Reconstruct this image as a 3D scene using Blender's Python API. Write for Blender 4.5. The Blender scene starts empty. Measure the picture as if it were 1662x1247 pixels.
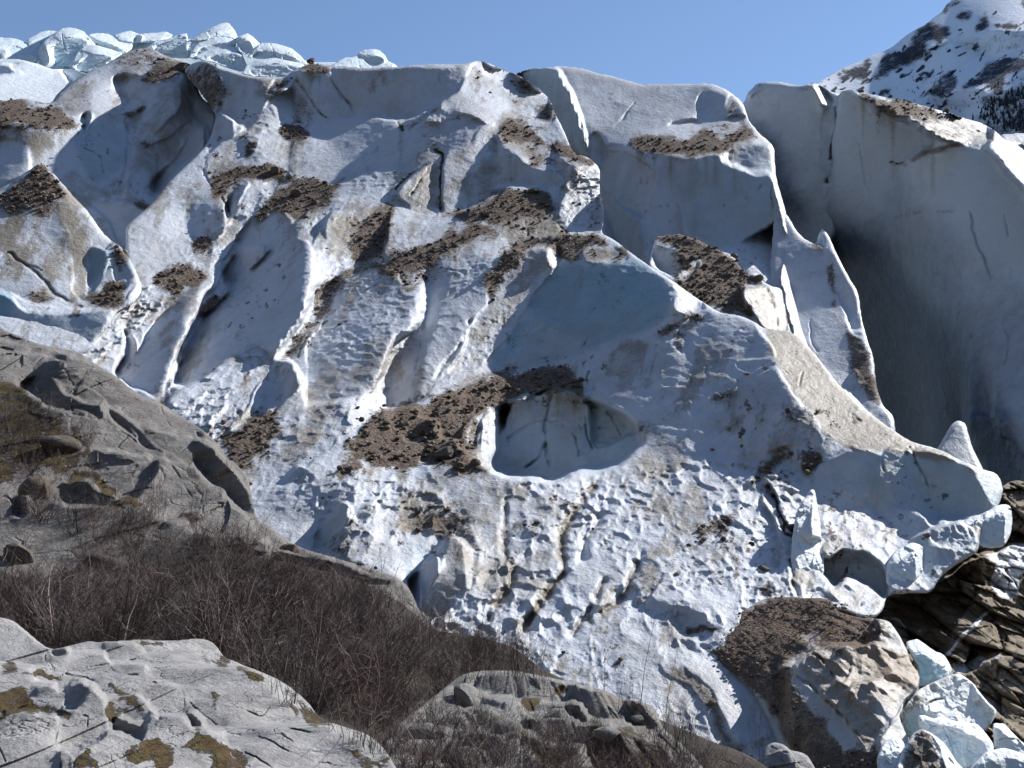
import bpy, math, random
import numpy as np

# ------------------------------------------------------------------ camera, sky, sun, exposure
S = bpy.context.scene
COL = S.collection
FPX = 2006.0                      # focal length in photo pixels (photo 1662 x 1247)
PITCH = math.radians(9.5)
CAM = np.array((0.0, 0.0, 2.0))
cd = bpy.data.cameras.new("camera")
cam = bpy.data.objects.new("camera", cd)
COL.objects.link(cam)
cd.sensor_width = 36.0
cd.lens = 36.0 * FPX / 1662.0
cd.clip_start = 0.1
cd.clip_end = 30000
cam.location = CAM
cam.rotation_euler = (math.pi / 2 + PITCH, 0, 0)
S.camera = cam

SUN_AZ, SUN_EL = 121.0, 40.0      # azimuth: 0 = towards the camera, 90 = right of it, 180 = away
w = bpy.data.worlds.new("World")
S.world = w
w.use_nodes = True
nt = w.node_tree
bg = nt.nodes["Background"]
sky = nt.nodes.new("ShaderNodeTexSky")
sky.sky_type = 'NISHITA'
sky.sun_disc = False
a = math.radians(SUN_AZ)
sdir = np.array((math.sin(a) * math.cos(math.radians(SUN_EL)), -math.cos(a) * math.cos(math.radians(SUN_EL)), math.sin(math.radians(SUN_EL))))
sky.sun_elevation = math.radians(SUN_EL)
sky.sun_rotation = math.atan2(sdir[0], sdir[1])
sky.altitude = 1500
sky.air_density = 1.0
sky.dust_density = 0.25
sky.ozone_density = 2.5
nt.links.new(sky.outputs[0], bg.inputs[0])
bg.inputs[1].default_value = 0.115
sl = bpy.data.lights.new("sun", 'SUN')
sl.energy = 5.0
sl.angle = math.radians(0.5)
sl.color = (1.0, 0.97, 0.93)
sun = bpy.data.objects.new("sun", sl)
COL.objects.link(sun)
from mathutils import Vector
sun.rotation_euler = Vector(sdir).to_track_quat('Z', 'Y').to_euler()
S.view_settings.view_transform = 'Standard'
S.view_settings.look = 'None'
S.view_settings.exposure = 0.5
S.view_settings.gamma = 1.0
S.cycles.max_bounces = 6
S.cycles.diffuse_bounces = 4
S.cycles.use_denoising = True

# ------------------------------------------------------------------ numpy noise
def _h(ix, iy, iz, seed):
    h = (ix.astype(np.int64) * 374761393 + iy.astype(np.int64) * 668265263 + iz.astype(np.int64) * 2147483647 + seed * 974711) & 0xFFFFFFFF
    h = ((h ^ (h >> 13)) * 1274126177) & 0xFFFFFFFF
    h = ((h ^ (h >> 16)) * 2246822519) & 0xFFFFFFFF
    return ((h ^ (h >> 15)) & 0xFFFFFF).astype(np.float64) / 0xFFFFFF

def vnoise(x, y, seed=0):
    ix, iy = np.floor(x), np.floor(y)
    fx, fy = x - ix, y - iy
    fx = fx * fx * fx * (fx * (fx * 6 - 15) + 10); fy = fy * fy * fy * (fy * (fy * 6 - 15) + 10)
    z = np.zeros_like(ix)
    a, b = _h(ix, iy, z, seed), _h(ix + 1, iy, z, seed)
    c, d = _h(ix, iy + 1, z, seed), _h(ix + 1, iy + 1, z, seed)
    return (a + (b - a) * fx) * (1 - fy) + (c + (d - c) * fx) * fy - 0.5

def fbm(x, y, seed=0, o=4, gain=0.5):
    s, amp = 0, 1.0
    for k in range(o):
        s = s + amp * vnoise(x * 2.03 ** k + 17.3 * k, y * 2.03 ** k - 9.1 * k, seed + k)
        amp *= gain
    return s

def ridged(x, y, seed=0, o=4):
    s, amp = 0, 1.0
    for k in range(o):
        s = s + amp * (0.5 - 2 * np.abs(vnoise(x * 2.1 ** k + 5.7 * k, y * 2.1 ** k + 3.3 * k, seed + k)))
        amp *= 0.5
    return s

def worley(x, y, seed=0, two=False):
    ix, iy = np.floor(x), np.floor(y)
    f1 = np.full(x.shape, 9.0); f2 = np.full(x.shape, 9.0); idv = np.zeros(x.shape); vx = np.zeros(x.shape); vy = np.zeros(x.shape)
    z = np.zeros_like(ix)
    for dx in (-1, 0, 1):
        for dy in (-1, 0, 1):
            cx, cy = ix + dx, iy + dy
            px = cx + 0.12 + 0.76 * _h(cx, cy, z, seed); py = cy + 0.12 + 0.76 * _h(cx, cy, z, seed + 7)
            d = np.hypot(x - px, y - py)
            nearer = d < f1
            f2 = np.where(nearer, f1, np.minimum(f2, d))
            if two: idv = np.where(nearer, _h(cx, cy, z, seed + 13), idv); vx = np.where(nearer, x - px, vx); vy = np.where(nearer, y - py, vy)
            f1 = np.where(nearer, d, f1)
    return (f1, f2, idv, vx, vy) if two else f1

def blur(a, s):
    if s < 0.3: return a
    r = int(math.ceil(3 * s))
    k = np.exp(-0.5 * (np.arange(-r, r + 1) / s) ** 2); k /= k.sum()
    p = np.pad(a, r, mode='edge')
    n0, n1 = p.shape[0] + 2 * r, p.shape[1] + 2 * r
    kf0 = np.fft.rfft(k, n0); kf1 = np.fft.rfft(k, n1)
    p = np.fft.irfft(np.fft.rfft(p, n1, axis=1) * kf1[None, :], n1, axis=1)[:, 2 * r:2 * r + a.shape[1]]
    p = np.fft.irfft(np.fft.rfft(p, n0, axis=0) * kf0[:, None], n0, axis=0)[2 * r:2 * r + a.shape[0]]
    return p

# ------------------------------------------------------------------ survey frames: where traced outlines were read
CR = {0: (0, 0, 1.0), 1: (0, 0, 2.968), 2: (420, 80, 2.968), 3: (900, 80, 2.18), 4: (0, 400, 2.968), 5: (500, 400, 2.77),
      6: (1000, 600, 2.509), 7: (0, 780, 2.671), 8: (550, 780, 2.671), 9: (1162, 870, 3.308), 10: (1262, 0, 4.155),
      'T': (1000, 350, 3.667), 'A': (0, 560, 3.995), 'B': (400, 640, 3.995), 'C': (0, 935, 3.995), 'D': (400, 935, 3.995),
      'E': (800, 935, 3.995), 'F': (1246, 380, 2.969)}

def P(crop, s):
    ox, oy, k = CR[crop]
    return np.array([[ox + float(q.split(',')[0]) / k, oy + float(q.split(',')[1]) / k] for q in s.split()])

def inpoly(X, Y, poly):
    m = np.zeros(X.shape, bool)
    x0, y0 = poly.min(0) - 14; x1, y1 = poly.max(0) + 14
    rows = np.where((Y[:, 0] >= y0) & (Y[:, 0] <= y1))[0] if True else None
    return m

def fillpoly(X, Y, poly, gx0, gy0, st):
    """even-odd fill; X, Y are (slightly warped) grid coordinates"""
    H, W = X.shape
    x0, y0 = poly.min(0) - 16; x1, y1 = poly.max(0) + 16
    i0 = max(0, int((y0 - gy0) / st)); i1 = min(H, int((y1 - gy0) / st) + 2)
    j0 = max(0, int((x0 - gx0) / st)); j1 = min(W, int((x1 - gx0) / st) + 2)
    out = np.zeros((H, W))
    if i1 <= i0 or j1 <= j0: return out, (0, 0, 0, 0)
    x, y = X[i0:i1, j0:j1], Y[i0:i1, j0:j1]
    m = np.zeros(x.shape, bool)
    n = len(poly)
    for k in range(n):
        ax, ay = poly[k]; bx, by = poly[(k + 1) % n]
        if ay == by: continue
        c = (ay > y) != (by > y)
        m ^= c & (x < (bx - ax) * (y - ay) / (by - ay) + ax)
    out[i0:i1, j0:j1] = m
    return out, (i0, i1, j0, j1)

def smooth_poly(p, closed=True, n=6):
    k = len(p); res = []
    for i in range(k if closed else k - 1):
        if closed: a, b, c, d = p[i - 1], p[i], p[(i + 1) % k], p[(i + 2) % k]
        else: a, b, c, d = p[max(i - 1, 0)], p[i], p[i + 1], p[min(i + 2, k - 1)]
        # pull tangents in so that long-short neighbours do not overshoot
        l = np.linalg.norm(c - b)
        t1 = (c - a) * 0.5; t2 = (d - b) * 0.5
        for t in (t1, t2):
            m = np.linalg.norm(t)
            if m > l > 0: t *= l / m
        for s in np.linspace(0, 1, n, endpoint=False):
            h1 = 2 * s ** 3 - 3 * s ** 2 + 1; h2 = -2 * s ** 3 + 3 * s ** 2; h3 = s ** 3 - 2 * s ** 2 + s; h4 = s ** 3 - s ** 2
            res.append(h1 * b + h2 * c + h3 * t1 + h4 * t2)
    if not closed: res.append(p[-1])
    return np.array(res)

def linedist(X, Y, line):
    d = np.full(X.shape, 1e9)
    for k in range(len(line) - 1):
        a, b = line[k], line[k + 1]
        v = b - a; L2 = max(v @ v, 1e-9)
        t = np.clip(((X - a[0]) * v[0] + (Y - a[1]) * v[1]) / L2, 0, 1)
        d = np.minimum(d, np.hypot(X - a[0] - t * v[0], Y - a[1] - t * v[1]))
    return d

def nrm(az, el):
    a, e = math.radians(az), math.radians(el)
    return np.array((math.sin(a) * math.cos(e), -math.cos(a) * math.cos(e), math.sin(e)))

cp, sp = math.cos(PITCH), math.sin(PITCH)
def to_cam(n):   # world -> (right, forward, up)
    return np.stack((n[..., 0], n[..., 1] * cp + n[..., 2] * sp, -n[..., 1] * sp + n[..., 2] * cp), -1)

def world(px, py, D):
    u = (px - 831.0) / FPX; v = -(py - 623.5) / FPX
    return np.stack((CAM[0] + D * u, CAM[1] + D * (cp - v * sp), CAM[2] + D * (sp + v * cp)), -1)

def tps(anchors, X, Y):
    A = np.array(anchors, float)
    x, y, z = A[:, 0] / 500, A[:, 1] / 500, np.log(A[:, 2])
    n = len(A)
    def U(r2): return np.where(r2 > 0, 0.5 * r2 * np.log(r2 + 1e-12), 0)
    if n > 3:
        K = U((x[:, None] - x) ** 2 + (y[:, None] - y) ** 2) + 0.02 * np.eye(n)
        M = np.zeros((n + 3, n + 3)); Q = np.stack((np.ones(n), x, y), 1)
        M[:n, :n] = K; M[:n, n:] = Q; M[n:, :n] = Q.T
        c = np.linalg.solve(M, np.concatenate((z, np.zeros(3))))
    else:
        c = np.concatenate((np.zeros(n), np.linalg.lstsq(np.stack((np.ones(n), x, y), 1), z, rcond=None)[0]))
    r = c[n] + c[n + 1] * X / 500 + c[n + 2] * Y / 500
    for k in range(n):
        if c[k]: r = r + c[k] * U((X / 500 - x[k]) ** 2 + (Y / 500 - y[k]) ** 2)
    return r

def dct_solver(H, W, lam):
    ky = 2 - 2 * np.cos(np.pi * np.arange(2 * H) / H); kx = 2 - 2 * np.cos(np.pi * np.arange(W + 1) / W)
    den = ky[:, None] + kx[None, :] + lam
    def run(b):
        e = np.concatenate((b, b[:, ::-1]), 1); e = np.concatenate((e, e[::-1]), 0)
        return np.fft.irfft2(np.fft.rfft2(e) / den, s=e.shape)[:H, :W]
    return run

def wsolve(gx, gy, L0, lam, wx, wy, iters, x):
    def A(L):
        o = lam * L
        d = wx * (L[:, 1:] - L[:, :-1]); o[:, :-1] -= d; o[:, 1:] += d
        d = wy * (L[1:] - L[:-1]); o[:-1] -= d; o[1:] += d
        return o
    b = lam * L0
    t = wx * gx; b[:, :-1] -= t; b[:, 1:] += t
    t = wy * gy; b[:-1] -= t; b[1:] += t
    M = dct_solver(*L0.shape, lam)
    rs = b - A(x); z = M(rs); p = z.copy(); rz = (rs * z).sum()
    for _ in range(iters):
        Ap = A(p); al = rz / max((p * Ap).sum(), 1e-30)
        x = x + al * p; rs = rs - al * Ap
        z = M(rs); rn = (rs * z).sum(); p = z + (rn / max(rz, 1e-30)) * p; rz = rn
    return x

def poisson(gx, gy, L0, lam, wt, iters=24, sharp=1.0):
    """depth whose slopes are (gx, gy); where slopes disagree the misfit gathers in narrow cliffs"""
    H, W = L0.shape
    def half(gx, gy, wt): return (gx[:, :-1] + gx[:, 1:]) * 0.5, (gy[:-1] + gy[1:]) * 0.5, np.minimum(wt[:, :-1], wt[:, 1:]), np.minimum(wt[:-1], wt[1:])
    k = 4 if min(H, W) > 120 else 2
    h, w_ = H // k, W // k
    def pool(a, fn=np.mean): return fn(a[:h * k, :w_ * k].reshape(h, k, w_, k), axis=(1, 3))
    iy = np.clip((np.arange(H) - (k - 1) / 2) / k, 0, h - 1.001); ix = np.clip((np.arange(W) - (k - 1) / 2) / k, 0, w_ - 1.001)
    y0 = iy.astype(int); x0 = ix.astype(int); fy = (iy - y0)[:, None]; fx = (ix - x0)[None]
    def up(c): return (c[y0][:, x0] * (1 - fx) + c[y0][:, x0 + 1] * fx) * (1 - fy) + (c[y0 + 1][:, x0] * (1 - fx) + c[y0 + 1][:, x0 + 1] * fx) * fy
    G = half(pool(gx) * k, pool(gy) * k, pool(wt, np.min))
    c0 = pool(L0); x = c0.copy(); lc = lam * k * k
    wx, wy = G[2], G[3]
    sg = 0.0012 * k / sharp
    for rnd in range(8):
        x = wsolve(G[0], G[1], c0, lc, wx, wy, 60, x)
        rx = x[:, 1:] - x[:, :-1] - G[0]; ry = x[1:] - x[:-1] - G[1]
        qx = 1 / (1 + (rx / sg) ** 2); qy = 1 / (1 + (ry / sg) ** 2)
        wx = np.maximum(G[2] * qx, 0.002); wy = np.maximum(G[3] * qy, 0.002)
    wc = np.ones((h, w_)); wc[:, :-1] = np.minimum(wc[:, :-1], qx); wc[:-1] = np.minimum(wc[:-1], qy)
    F = half(gx, gy, np.maximum(wt * up(wc), 0.002))
    return wsolve(F[0], F[1], L0, lam, F[2], F[3], iters, up(x))

# ------------------------------------------------------------------ a mass of ice or rock: traced facets -> slopes -> solid relief
MASS = {}
class Mass:
    def __init__(s, crop, outline, anchors, base=(0, 50), st=2.0, warp=5, edge=2.0, rim=6, rim_m=1.5, Ld=200, cup=1.2, U=0.25,
                 rough=0.12, rlen=2.5, back=0.22, thick=None, facets=(), smooth=True, blocky=None, T=0.0, D=0.0, B=0.0, tone=0.0, seed=1, cliff=0.997, iters=24, ragged=9, smear=0.5, film=0.0, sharp=1.0, drop=0.3, pep=0.0):
        s.__dict__.update(locals()); del s.__dict__['s']
        s.poly = P(crop, outline)
    def solve(s):
        st = s.st
        x0, y0 = s.poly.min(0) - 24; x1, y1 = s.poly.max(0) + 24
        s.x0, s.y0 = x0, y0
        X, Y = np.meshgrid(np.arange(x0, x1, st), np.arange(y0, y1, st))
        H, W = X.shape
        sd = s.seed * 31
        wx = s.warp * (fbm(X / 40, Y / 40, sd, 4) * 1.6); wy = s.warp * (fbm(X / 40 + 50, Y / 40, sd + 5, 4) * 1.6)
        XW, YW = X + wx, Y + wy
        XA = X + s.ragged * fbm(X / 30 + 7, Y / 30, sd + 61, 5, 0.62) * 1.5; YA = Y + s.ragged * fbm(X / 30 + 77, Y / 30, sd + 66, 5, 0.62) * 1.5
        N = np.broadcast_to(nrm(*s.base), (H, W, 3)).copy()
        att = {'D': np.full((H, W), float(s.D)), 'T': np.full((H, W), float(s.T)), 'B': np.full((H, W), float(s.B)), 'U': np.full((H, W), float(s.U)), 'R': np.full((H, W), float(s.rough))}
        off = np.zeros((H, W)); wt = np.ones((H, W))
        for f in s.facets:
            kind = f[0]
            if kind == 'f':       # facet: crop, points, az, el, blur px, attributes
                _, crop, pts, az, el, bl, at = f
                pl = smooth_poly(P(crop, pts), n=4)
                al, bb = fillpoly(XW, YW, pl, x0, y0, st)
                i0, i1, j0, j1 = bb
                if i1 <= i0: continue
                m = int(4 * bl / st) + 2
                sl_ = (slice(max(0, i0 - m), i1 + m), slice(max(0, j0 - m), j1 + m))
                hard = al[sl_]
                al = np.clip(blur(hard, bl / st), 0, 1)
                if az is not None:
                    e = blur(hard, 0.9); e = np.clip(4 * e * (1 - e), 0, 1)
                    dn = np.linalg.norm(nrm(az, el) - N[sl_], axis=-1)
                    if bl < 9:
                        wt[sl_] = np.where(hard > 0.5, 1, wt[sl_])
                        wt[sl_] = np.minimum(wt[sl_], 1 - s.cliff * e * np.clip(dn * 3.0, 0, 1))
                    N[sl_] += al[..., None] * (nrm(az, el) - N[sl_])
                if at:
                    am, _ = fillpoly(XA if bl > 1 else XW, YA if bl > 1 else YW, pl, x0, y0, st); am = am[sl_]
                    a2 = np.clip(blur(am, (3.5 if bl > 1 else .7) / st), 0, 1); a3 = np.clip(blur(am, 6.0 / st), 0, 1)
                    for k, v in at.items():
                        att[k][sl_] += (np.maximum(al, 0) if bl > 12 else a3 if k in 'TBU' else a2) * (v - att[k][sl_])
            elif kind == 'l':     # line: crop, points, half width px, depth m, attributes
                _, crop, pts, wd, dep, at = f
                ln = smooth_poly(P(crop, pts), closed=False, n=4)
                a0, b0 = ln.min(0) - 6 * wd - 10, ln.max(0) + 6 * wd + 10
                sl_ = (slice(max(0, int((a0[1] - y0) / st)), max(0, int((b0[1] - y0) / st))), slice(max(0, int((a0[0] - x0) / st)), max(0, int((b0[0] - x0) / st))))
                if X[sl_].size == 0: continue
                d = linedist(XW[sl_], YW[sl_], ln)
                wl = wd * (0.75 + 0.9 * np.abs(vnoise(X[sl_] / 22, Y[sl_] / 22, sd + 9)))
                g = np.exp(-(d / wl) ** 2)
                g = g * np.clip(1.1 + 2.6 * fbm(X[sl_] / 30 + 5, Y[sl_] / 30, sd + 19, 3), 0.05, 1.15)
                off[sl_] += g * dep
                for k, v in at.items():
                    att[k][sl_] += np.clip(g * 1.1, 0, 1) * (v - att[k][sl_])
            elif kind == 's':     # recess: crop, points, depth m, blur px
                _, crop, pts, dep, bl = f
                pl = smooth_poly(P(crop, pts), n=4)
                al, bb = fillpoly(XW, YW, pl, x0, y0, st)
                off += dep * blur(al, bl / st)
        if s.smear > 0 and att['D'].max() > 0.1:      # grit thrown round the rubble and silt washed down from it
            D_ = np.clip(att['D'], 0, 1)
            gn = np.clip(0.75 + 1.9 * fbm(X / 16, Y / 16, sd + 75, 4, .65), 0, 1.4)
            halo = np.clip(blur(D_, 17 / st) * 1.45, 0, 1) * gn
            run = np.zeros(W); S_ = np.zeros((H, W))
            cs = np.clip(0.5 + 1.7 * fbm(X[0] / 8, X[0] * 0, sd + 71, 4, .7), 0, 1)
            dec = 1 - (0.008 + 0.045 * cs) * st
            D3 = np.clip(D_ * 1.3 - .35, 0, 1)
            for i in range(H):
                run = np.maximum(D3[i], run * dec); S_[i] = run
            S_ = blur(S_, 1.2)
            att['T'] = np.maximum(att['T'], np.clip(S_ * s.smear * 1.5, 0, .85)); att['T'] = np.maximum(att['T'], halo * s.smear * 1.1)
            att['D'] = np.maximum(att['D'], np.maximum(S_ * s.smear * 0.75 * gn, halo * s.smear * 1.5))
        if s.pep > 0:         # scattered specks of dirt
            pk = fbm(X / 11 + Y / 40, Y / 14 - X / 50, sd + 95, 4, .6); cl = np.clip(0.15 + 2.4 * fbm(X / 75 + 2, Y / 75, sd + 97, 3), 0, 1)
            att['D'] = np.maximum(att['D'], s.pep * cl * np.clip((pk - .26) * 6, 0, 1))
        if s.film > 0: att['T'] = np.maximum(att['T'], s.film * np.clip(1 - 1.6 * att['B'], 0, 1) * np.clip(0.30 + 2.3 * fbm(X / 60 + Y / 150, Y / 95 - X / 190, sd + 81, 7, .66), 0, 1))
        N /= np.linalg.norm(N, axis=-1, keepdims=True)
        nc = to_cam(N)
        u = (X - 831) / FPX; v = -(Y - 623.5) / FPX
        dot = np.minimum(nc[..., 0] * u + nc[..., 1] + nc[..., 2] * v, -0.16)
        gx = -nc[..., 0] / dot / FPX * st; gy = nc[..., 2] / dot / FPX * st
        L0 = tps(s.anchors, X, Y)
        L = poisson(gx, gy, L0.copy(), (st / s.Ld) ** 2, wt, s.iters, s.sharp)
        D0 = np.exp(L0)
        # mask and rim
        msk, _ = fillpoly(X + wx * s.edge / max(s.warp, .01) * 0.5, Y + wy * s.edge / max(s.warp, .01) * 0.5, smooth_poly(s.poly, n=4) if s.smooth else s.poly, x0, y0, st)
        f = blur(msk, 1.0)
        if s.rim > 0:
            t = np.clip((blur(msk, s.rim / st) - 0.5) * 2, 0, 1)
            L += s.rim_m / D0 * (1 - np.sqrt(np.clip(1 - (1 - t) ** 2, 0, 1)))
        # world-sized detail
        wp = world(X, Y, D0)
        qx, qz = wp[..., 0], wp[..., 2] * 1.2
        det = np.zeros((H, W))
        if att['U'].max() > 0:
            jx = qx + 0.9 * s.cup * fbm(qx / s.cup / 1.7, qz / s.cup / 1.7, sd + 3, 3); jz = qz + 0.8 * s.cup * fbm(qx / s.cup / 1.7 + 9, qz / s.cup / 1.7, sd + 4, 3)
            c1 = worley(jx / s.cup, jz / s.cup, sd)
            c2 = worley(jx / s.cup * 2.3 + 31, jz / s.cup * 2.3, sd + 2)
            c3 = worley(jx / s.cup / 1.75 + 3, jz / s.cup / 1.75 + 8, sd + 6)
            wv = np.clip(0.5 + 3.0 * fbm(qx / s.cup / 7 + 3, qz / s.cup / 7, sd + 7, 3), 0, 1)
            if s.pep > 0:     # grit melted into the floors of the cups
                att['D'] = np.maximum(att['D'], .62 * np.clip((.30 - c1) * 7, 0, 1) * np.clip(0.1 + 2.6 * fbm(X / 55 + 4, Y / 55, sd + 91, 4), 0, 1) * np.clip(att['U'] * 2.5, 0, 1))
            c1 = np.sqrt(np.clip((1 - wv) * c1 ** 2 + wv * (1.5 * c3 ** 2), 0, 4))
            vary = np.clip(0.75 + 1.3 * fbm(qx / s.cup / 5, qz / s.cup / 5, sd + 8, 2), 0.15, 1.8)
            det -= att['U'] * vary * ((c1 ** 2) * 1.8 + 0.35 * c2 ** 2 - 0.5)
        if s.blocky:
            bs, ba, gr = s.blocky
            jx = qx + bs * 0.22 * fbm(qx / bs, qz / bs, sd + 40, 3); jz = qz + bs * 0.22 * fbm(qx / bs + 4, qz / bs, sd + 41, 3)
            for k, sc in ((0, 1.0), (1, 2.3), (2, 5.1)):
                f1, f2, idv, vx, vy = worley((jx * .95 + jz * .3) / bs * sc, (jz * .95 - jx * .3) / bs * sc * 0.8, sd + 50 + k, True)
                det += ba / sc * ((idv - 0.5) * .8 + 1.6 * (np.sin(idv * 91) * vx + np.cos(idv * 57) * vy) + gr * np.exp(-((f2 - f1) / 0.08) ** 2))
        rl = s.rlen
        det += att['R'] * (fbm(qx / rl, qz / rl, sd + 11, 5, 0.47) * 2.2)
        det += 0.6 * att['R'] * ridged(qx / rl * 0.7, qz / rl * 0.7, sd + 21, 4) * 0.6
        dd = np.clip(att['D'], 0, 1)
        det += dd * 0.10 * fbm(qx * 2.2, qz * 2.2, sd + 15, 3, 0.6) * 1.6
        L += (off + det) / D0
        s.N = N; s.gg = (gx, gy); s.wt = wt; s.L0 = L0
        s.L = L; s.att = att; s.f = f; s.X = X; s.Y = Y; s.H = H; s.W = W
        return s
    def at(s, px, py):
        i = int(np.clip((py - s.y0) / s.st, 0, s.H - 1)); j = int(np.clip((px - s.x0) / s.st, 0, s.W - 1))
        return float(np.exp(s.L[i, j]))
    def build(s, name, mat, parent=None, origin=None):
        s.solve()
        f, st = s.f, s.st
        inside = f > 0.5
        C = inside[:-1, :-1] | inside[1:, :-1] | inside[:-1, 1:] | inside[1:, 1:]
        gy_, gx_ = np.gradient(f)
        g2 = gx_ ** 2 + gy_ ** 2 + 1e-4
        k = np.where(inside, 0, (0.5 - f) / g2)
        mx = np.clip(k * gx_, -1.4, 1.4) * st; my = np.clip(k * gy_, -1.4, 1.4) * st
        D = np.exp(s.L)
        V = world(s.X + mx, s.Y + my, D)
        used = np.zeros((s.H, s.W), bool)
        used[:-1, :-1] |= C; used[1:, :-1] |= C; used[:-1, 1:] |= C; used[1:, 1:] |= C
        idx = np.full((s.H, s.W), -1); nv = used.sum(); idx[used] = np.arange(nv)
        verts = V[used]
        ci, cj = np.where(C)
        quads = np.stack((idx[ci + 1, cj], idx[ci + 1, cj + 1], idx[ci, cj + 1], idx[ci, cj]), 1)
        # the sides: the outline carried back into depth
        Cp = np.pad(C, 1)
        E = []
        hz = Cp[1:, 1:-1] != Cp[:-1, 1:-1]
        i, j = np.where(hz); E.append(np.stack((idx[i, j], idx[i, j + 1]), 1))
        vt = Cp[1:-1, 1:] != Cp[1:-1, :-1]
        i, j = np.where(vt); E.append(np.stack((idx[i, j], idx[i + 1, j]), 1))
        E = np.concatenate(E)
        ring = np.unique(E); rmap = np.full(nv, -1); rmap[ring] = np.arange(len(ring))
        p0 = verts[ring]
        c = CAM
        bk = s.back
        p1 = c + (p0 - c) * (1 + bk * 0.4); p1[:, 2] -= bk * s.drop * 0.1 * np.linalg.norm(p0 - c, axis=1)
        p2 = c + (p0 - c) * (1 + bk); p2[:, 2] -= bk * s.drop * np.linalg.norm(p0 - c, axis=1)
        if s.thick is not None:    # a free block: the back shrinks towards its own middle
            mid = p0.mean(0); ray = (mid - c) / np.linalg.norm(mid - c)
            p1 = p0 + ray * s.thick * 0.5; p2 = mid + (p0 - mid) * 0.55 + ray * s.thick
        nr = len(ring)
        allv = np.concatenate((verts, p0, p1, p2))
        e0 = rmap[E] + nv
        q1 = np.stack((e0[:, 0], e0[:, 1], e0[:, 1] + nr, e0[:, 0] + nr), 1)
        q2 = q1 + nr
        faces = [quads, q1, q2]
        if s.thick is not None:
            tip = len(allv); allv = np.concatenate((allv, (p2.mean(0))[None]))
            q3 = np.stack((e0[:, 0] + 2 * nr, e0[:, 1] + 2 * nr, np.full(len(e0), tip), np.full(len(e0), tip)), 1)
        faces = np.concatenate(faces)
        tris = None
        if s.thick is not None: tris = q3[:, :3]
        if origin is None:
            o = allv[:nv].mean(0); o[2] = allv[:nv, 2].min()
        else: o = np.array(origin)
        att = np.zeros((len(allv), 4), np.float32)
        cols = np.stack([np.clip(s.att[k], 0, 1) for k in 'DTB'], -1)[used]
        att[:nv, :3] = cols; att[nv:nv + nr, :3] = cols[ring]; att[nv + nr:nv + 2 * nr, :3] = cols[ring]
        att[nv + 2 * nr:nv + 3 * nr, :3] = cols[ring]; att[:, 3] = 1
        me = mesh_np(name, allv - o, faces, tris)
        ca = me.attributes.new("stain_tone", 'FLOAT_COLOR', 'POINT')  # dirt, silt and ice tint; also shade painted on wall and rock
        ca.data.foreach_set("color", att.ravel())
        me.materials.append(mat)
        ob = bpy.data.objects.new(name, me)
        ob.location = o
        COL.objects.link(ob)
        if parent: ob.parent = parent
        s.ob = ob; s.verts = verts; s.vatt = cols
        return ob

def mesh_np(name, verts, quads, tris=None, smooth=True):
    me = bpy.data.meshes.new(name)
    nq = len(quads) if quads is not None else 0
    ntri = len(tris) if tris is not None else 0
    me.vertices.add(len(verts)); me.vertices.foreach_set("co", np.asarray(verts, np.float32).ravel())
    li = []
    if nq: li.append(np.asarray(quads, np.int32).ravel())
    if ntri: li.append(np.asarray(tris, np.int32).ravel())
    li = np.concatenate(li)
    me.loops.add(len(li)); me.loops.foreach_set("vertex_index", li)
    me.polygons.add(nq + ntri)
    ls = np.concatenate((np.arange(nq) * 4, nq * 4 + np.arange(ntri) * 3)).astype(np.int32)
    me.polygons.foreach_set("loop_start", ls)
    me.polygons.foreach_set("use_smooth", np.full(nq + ntri, smooth))
    me.update(calc_edges=True)
    me.validate()
    return me

def tag(o, label=None, cat=None, group=None, kind=None):
    if kind: o['kind'] = kind
    if label: o['label'] = label
    if cat: o['category'] = cat
    if group: o['group'] = group
    return o

def f(crop, pts, az, el, bl=5, **at): return ('f', crop, pts, az, el, bl, at)
def l(crop, pts, w, dep, **at): return ('l', crop, pts, w, dep, at)
def r(crop, pts, dep, bl=2): return ('s', crop, pts, dep, bl)

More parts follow.
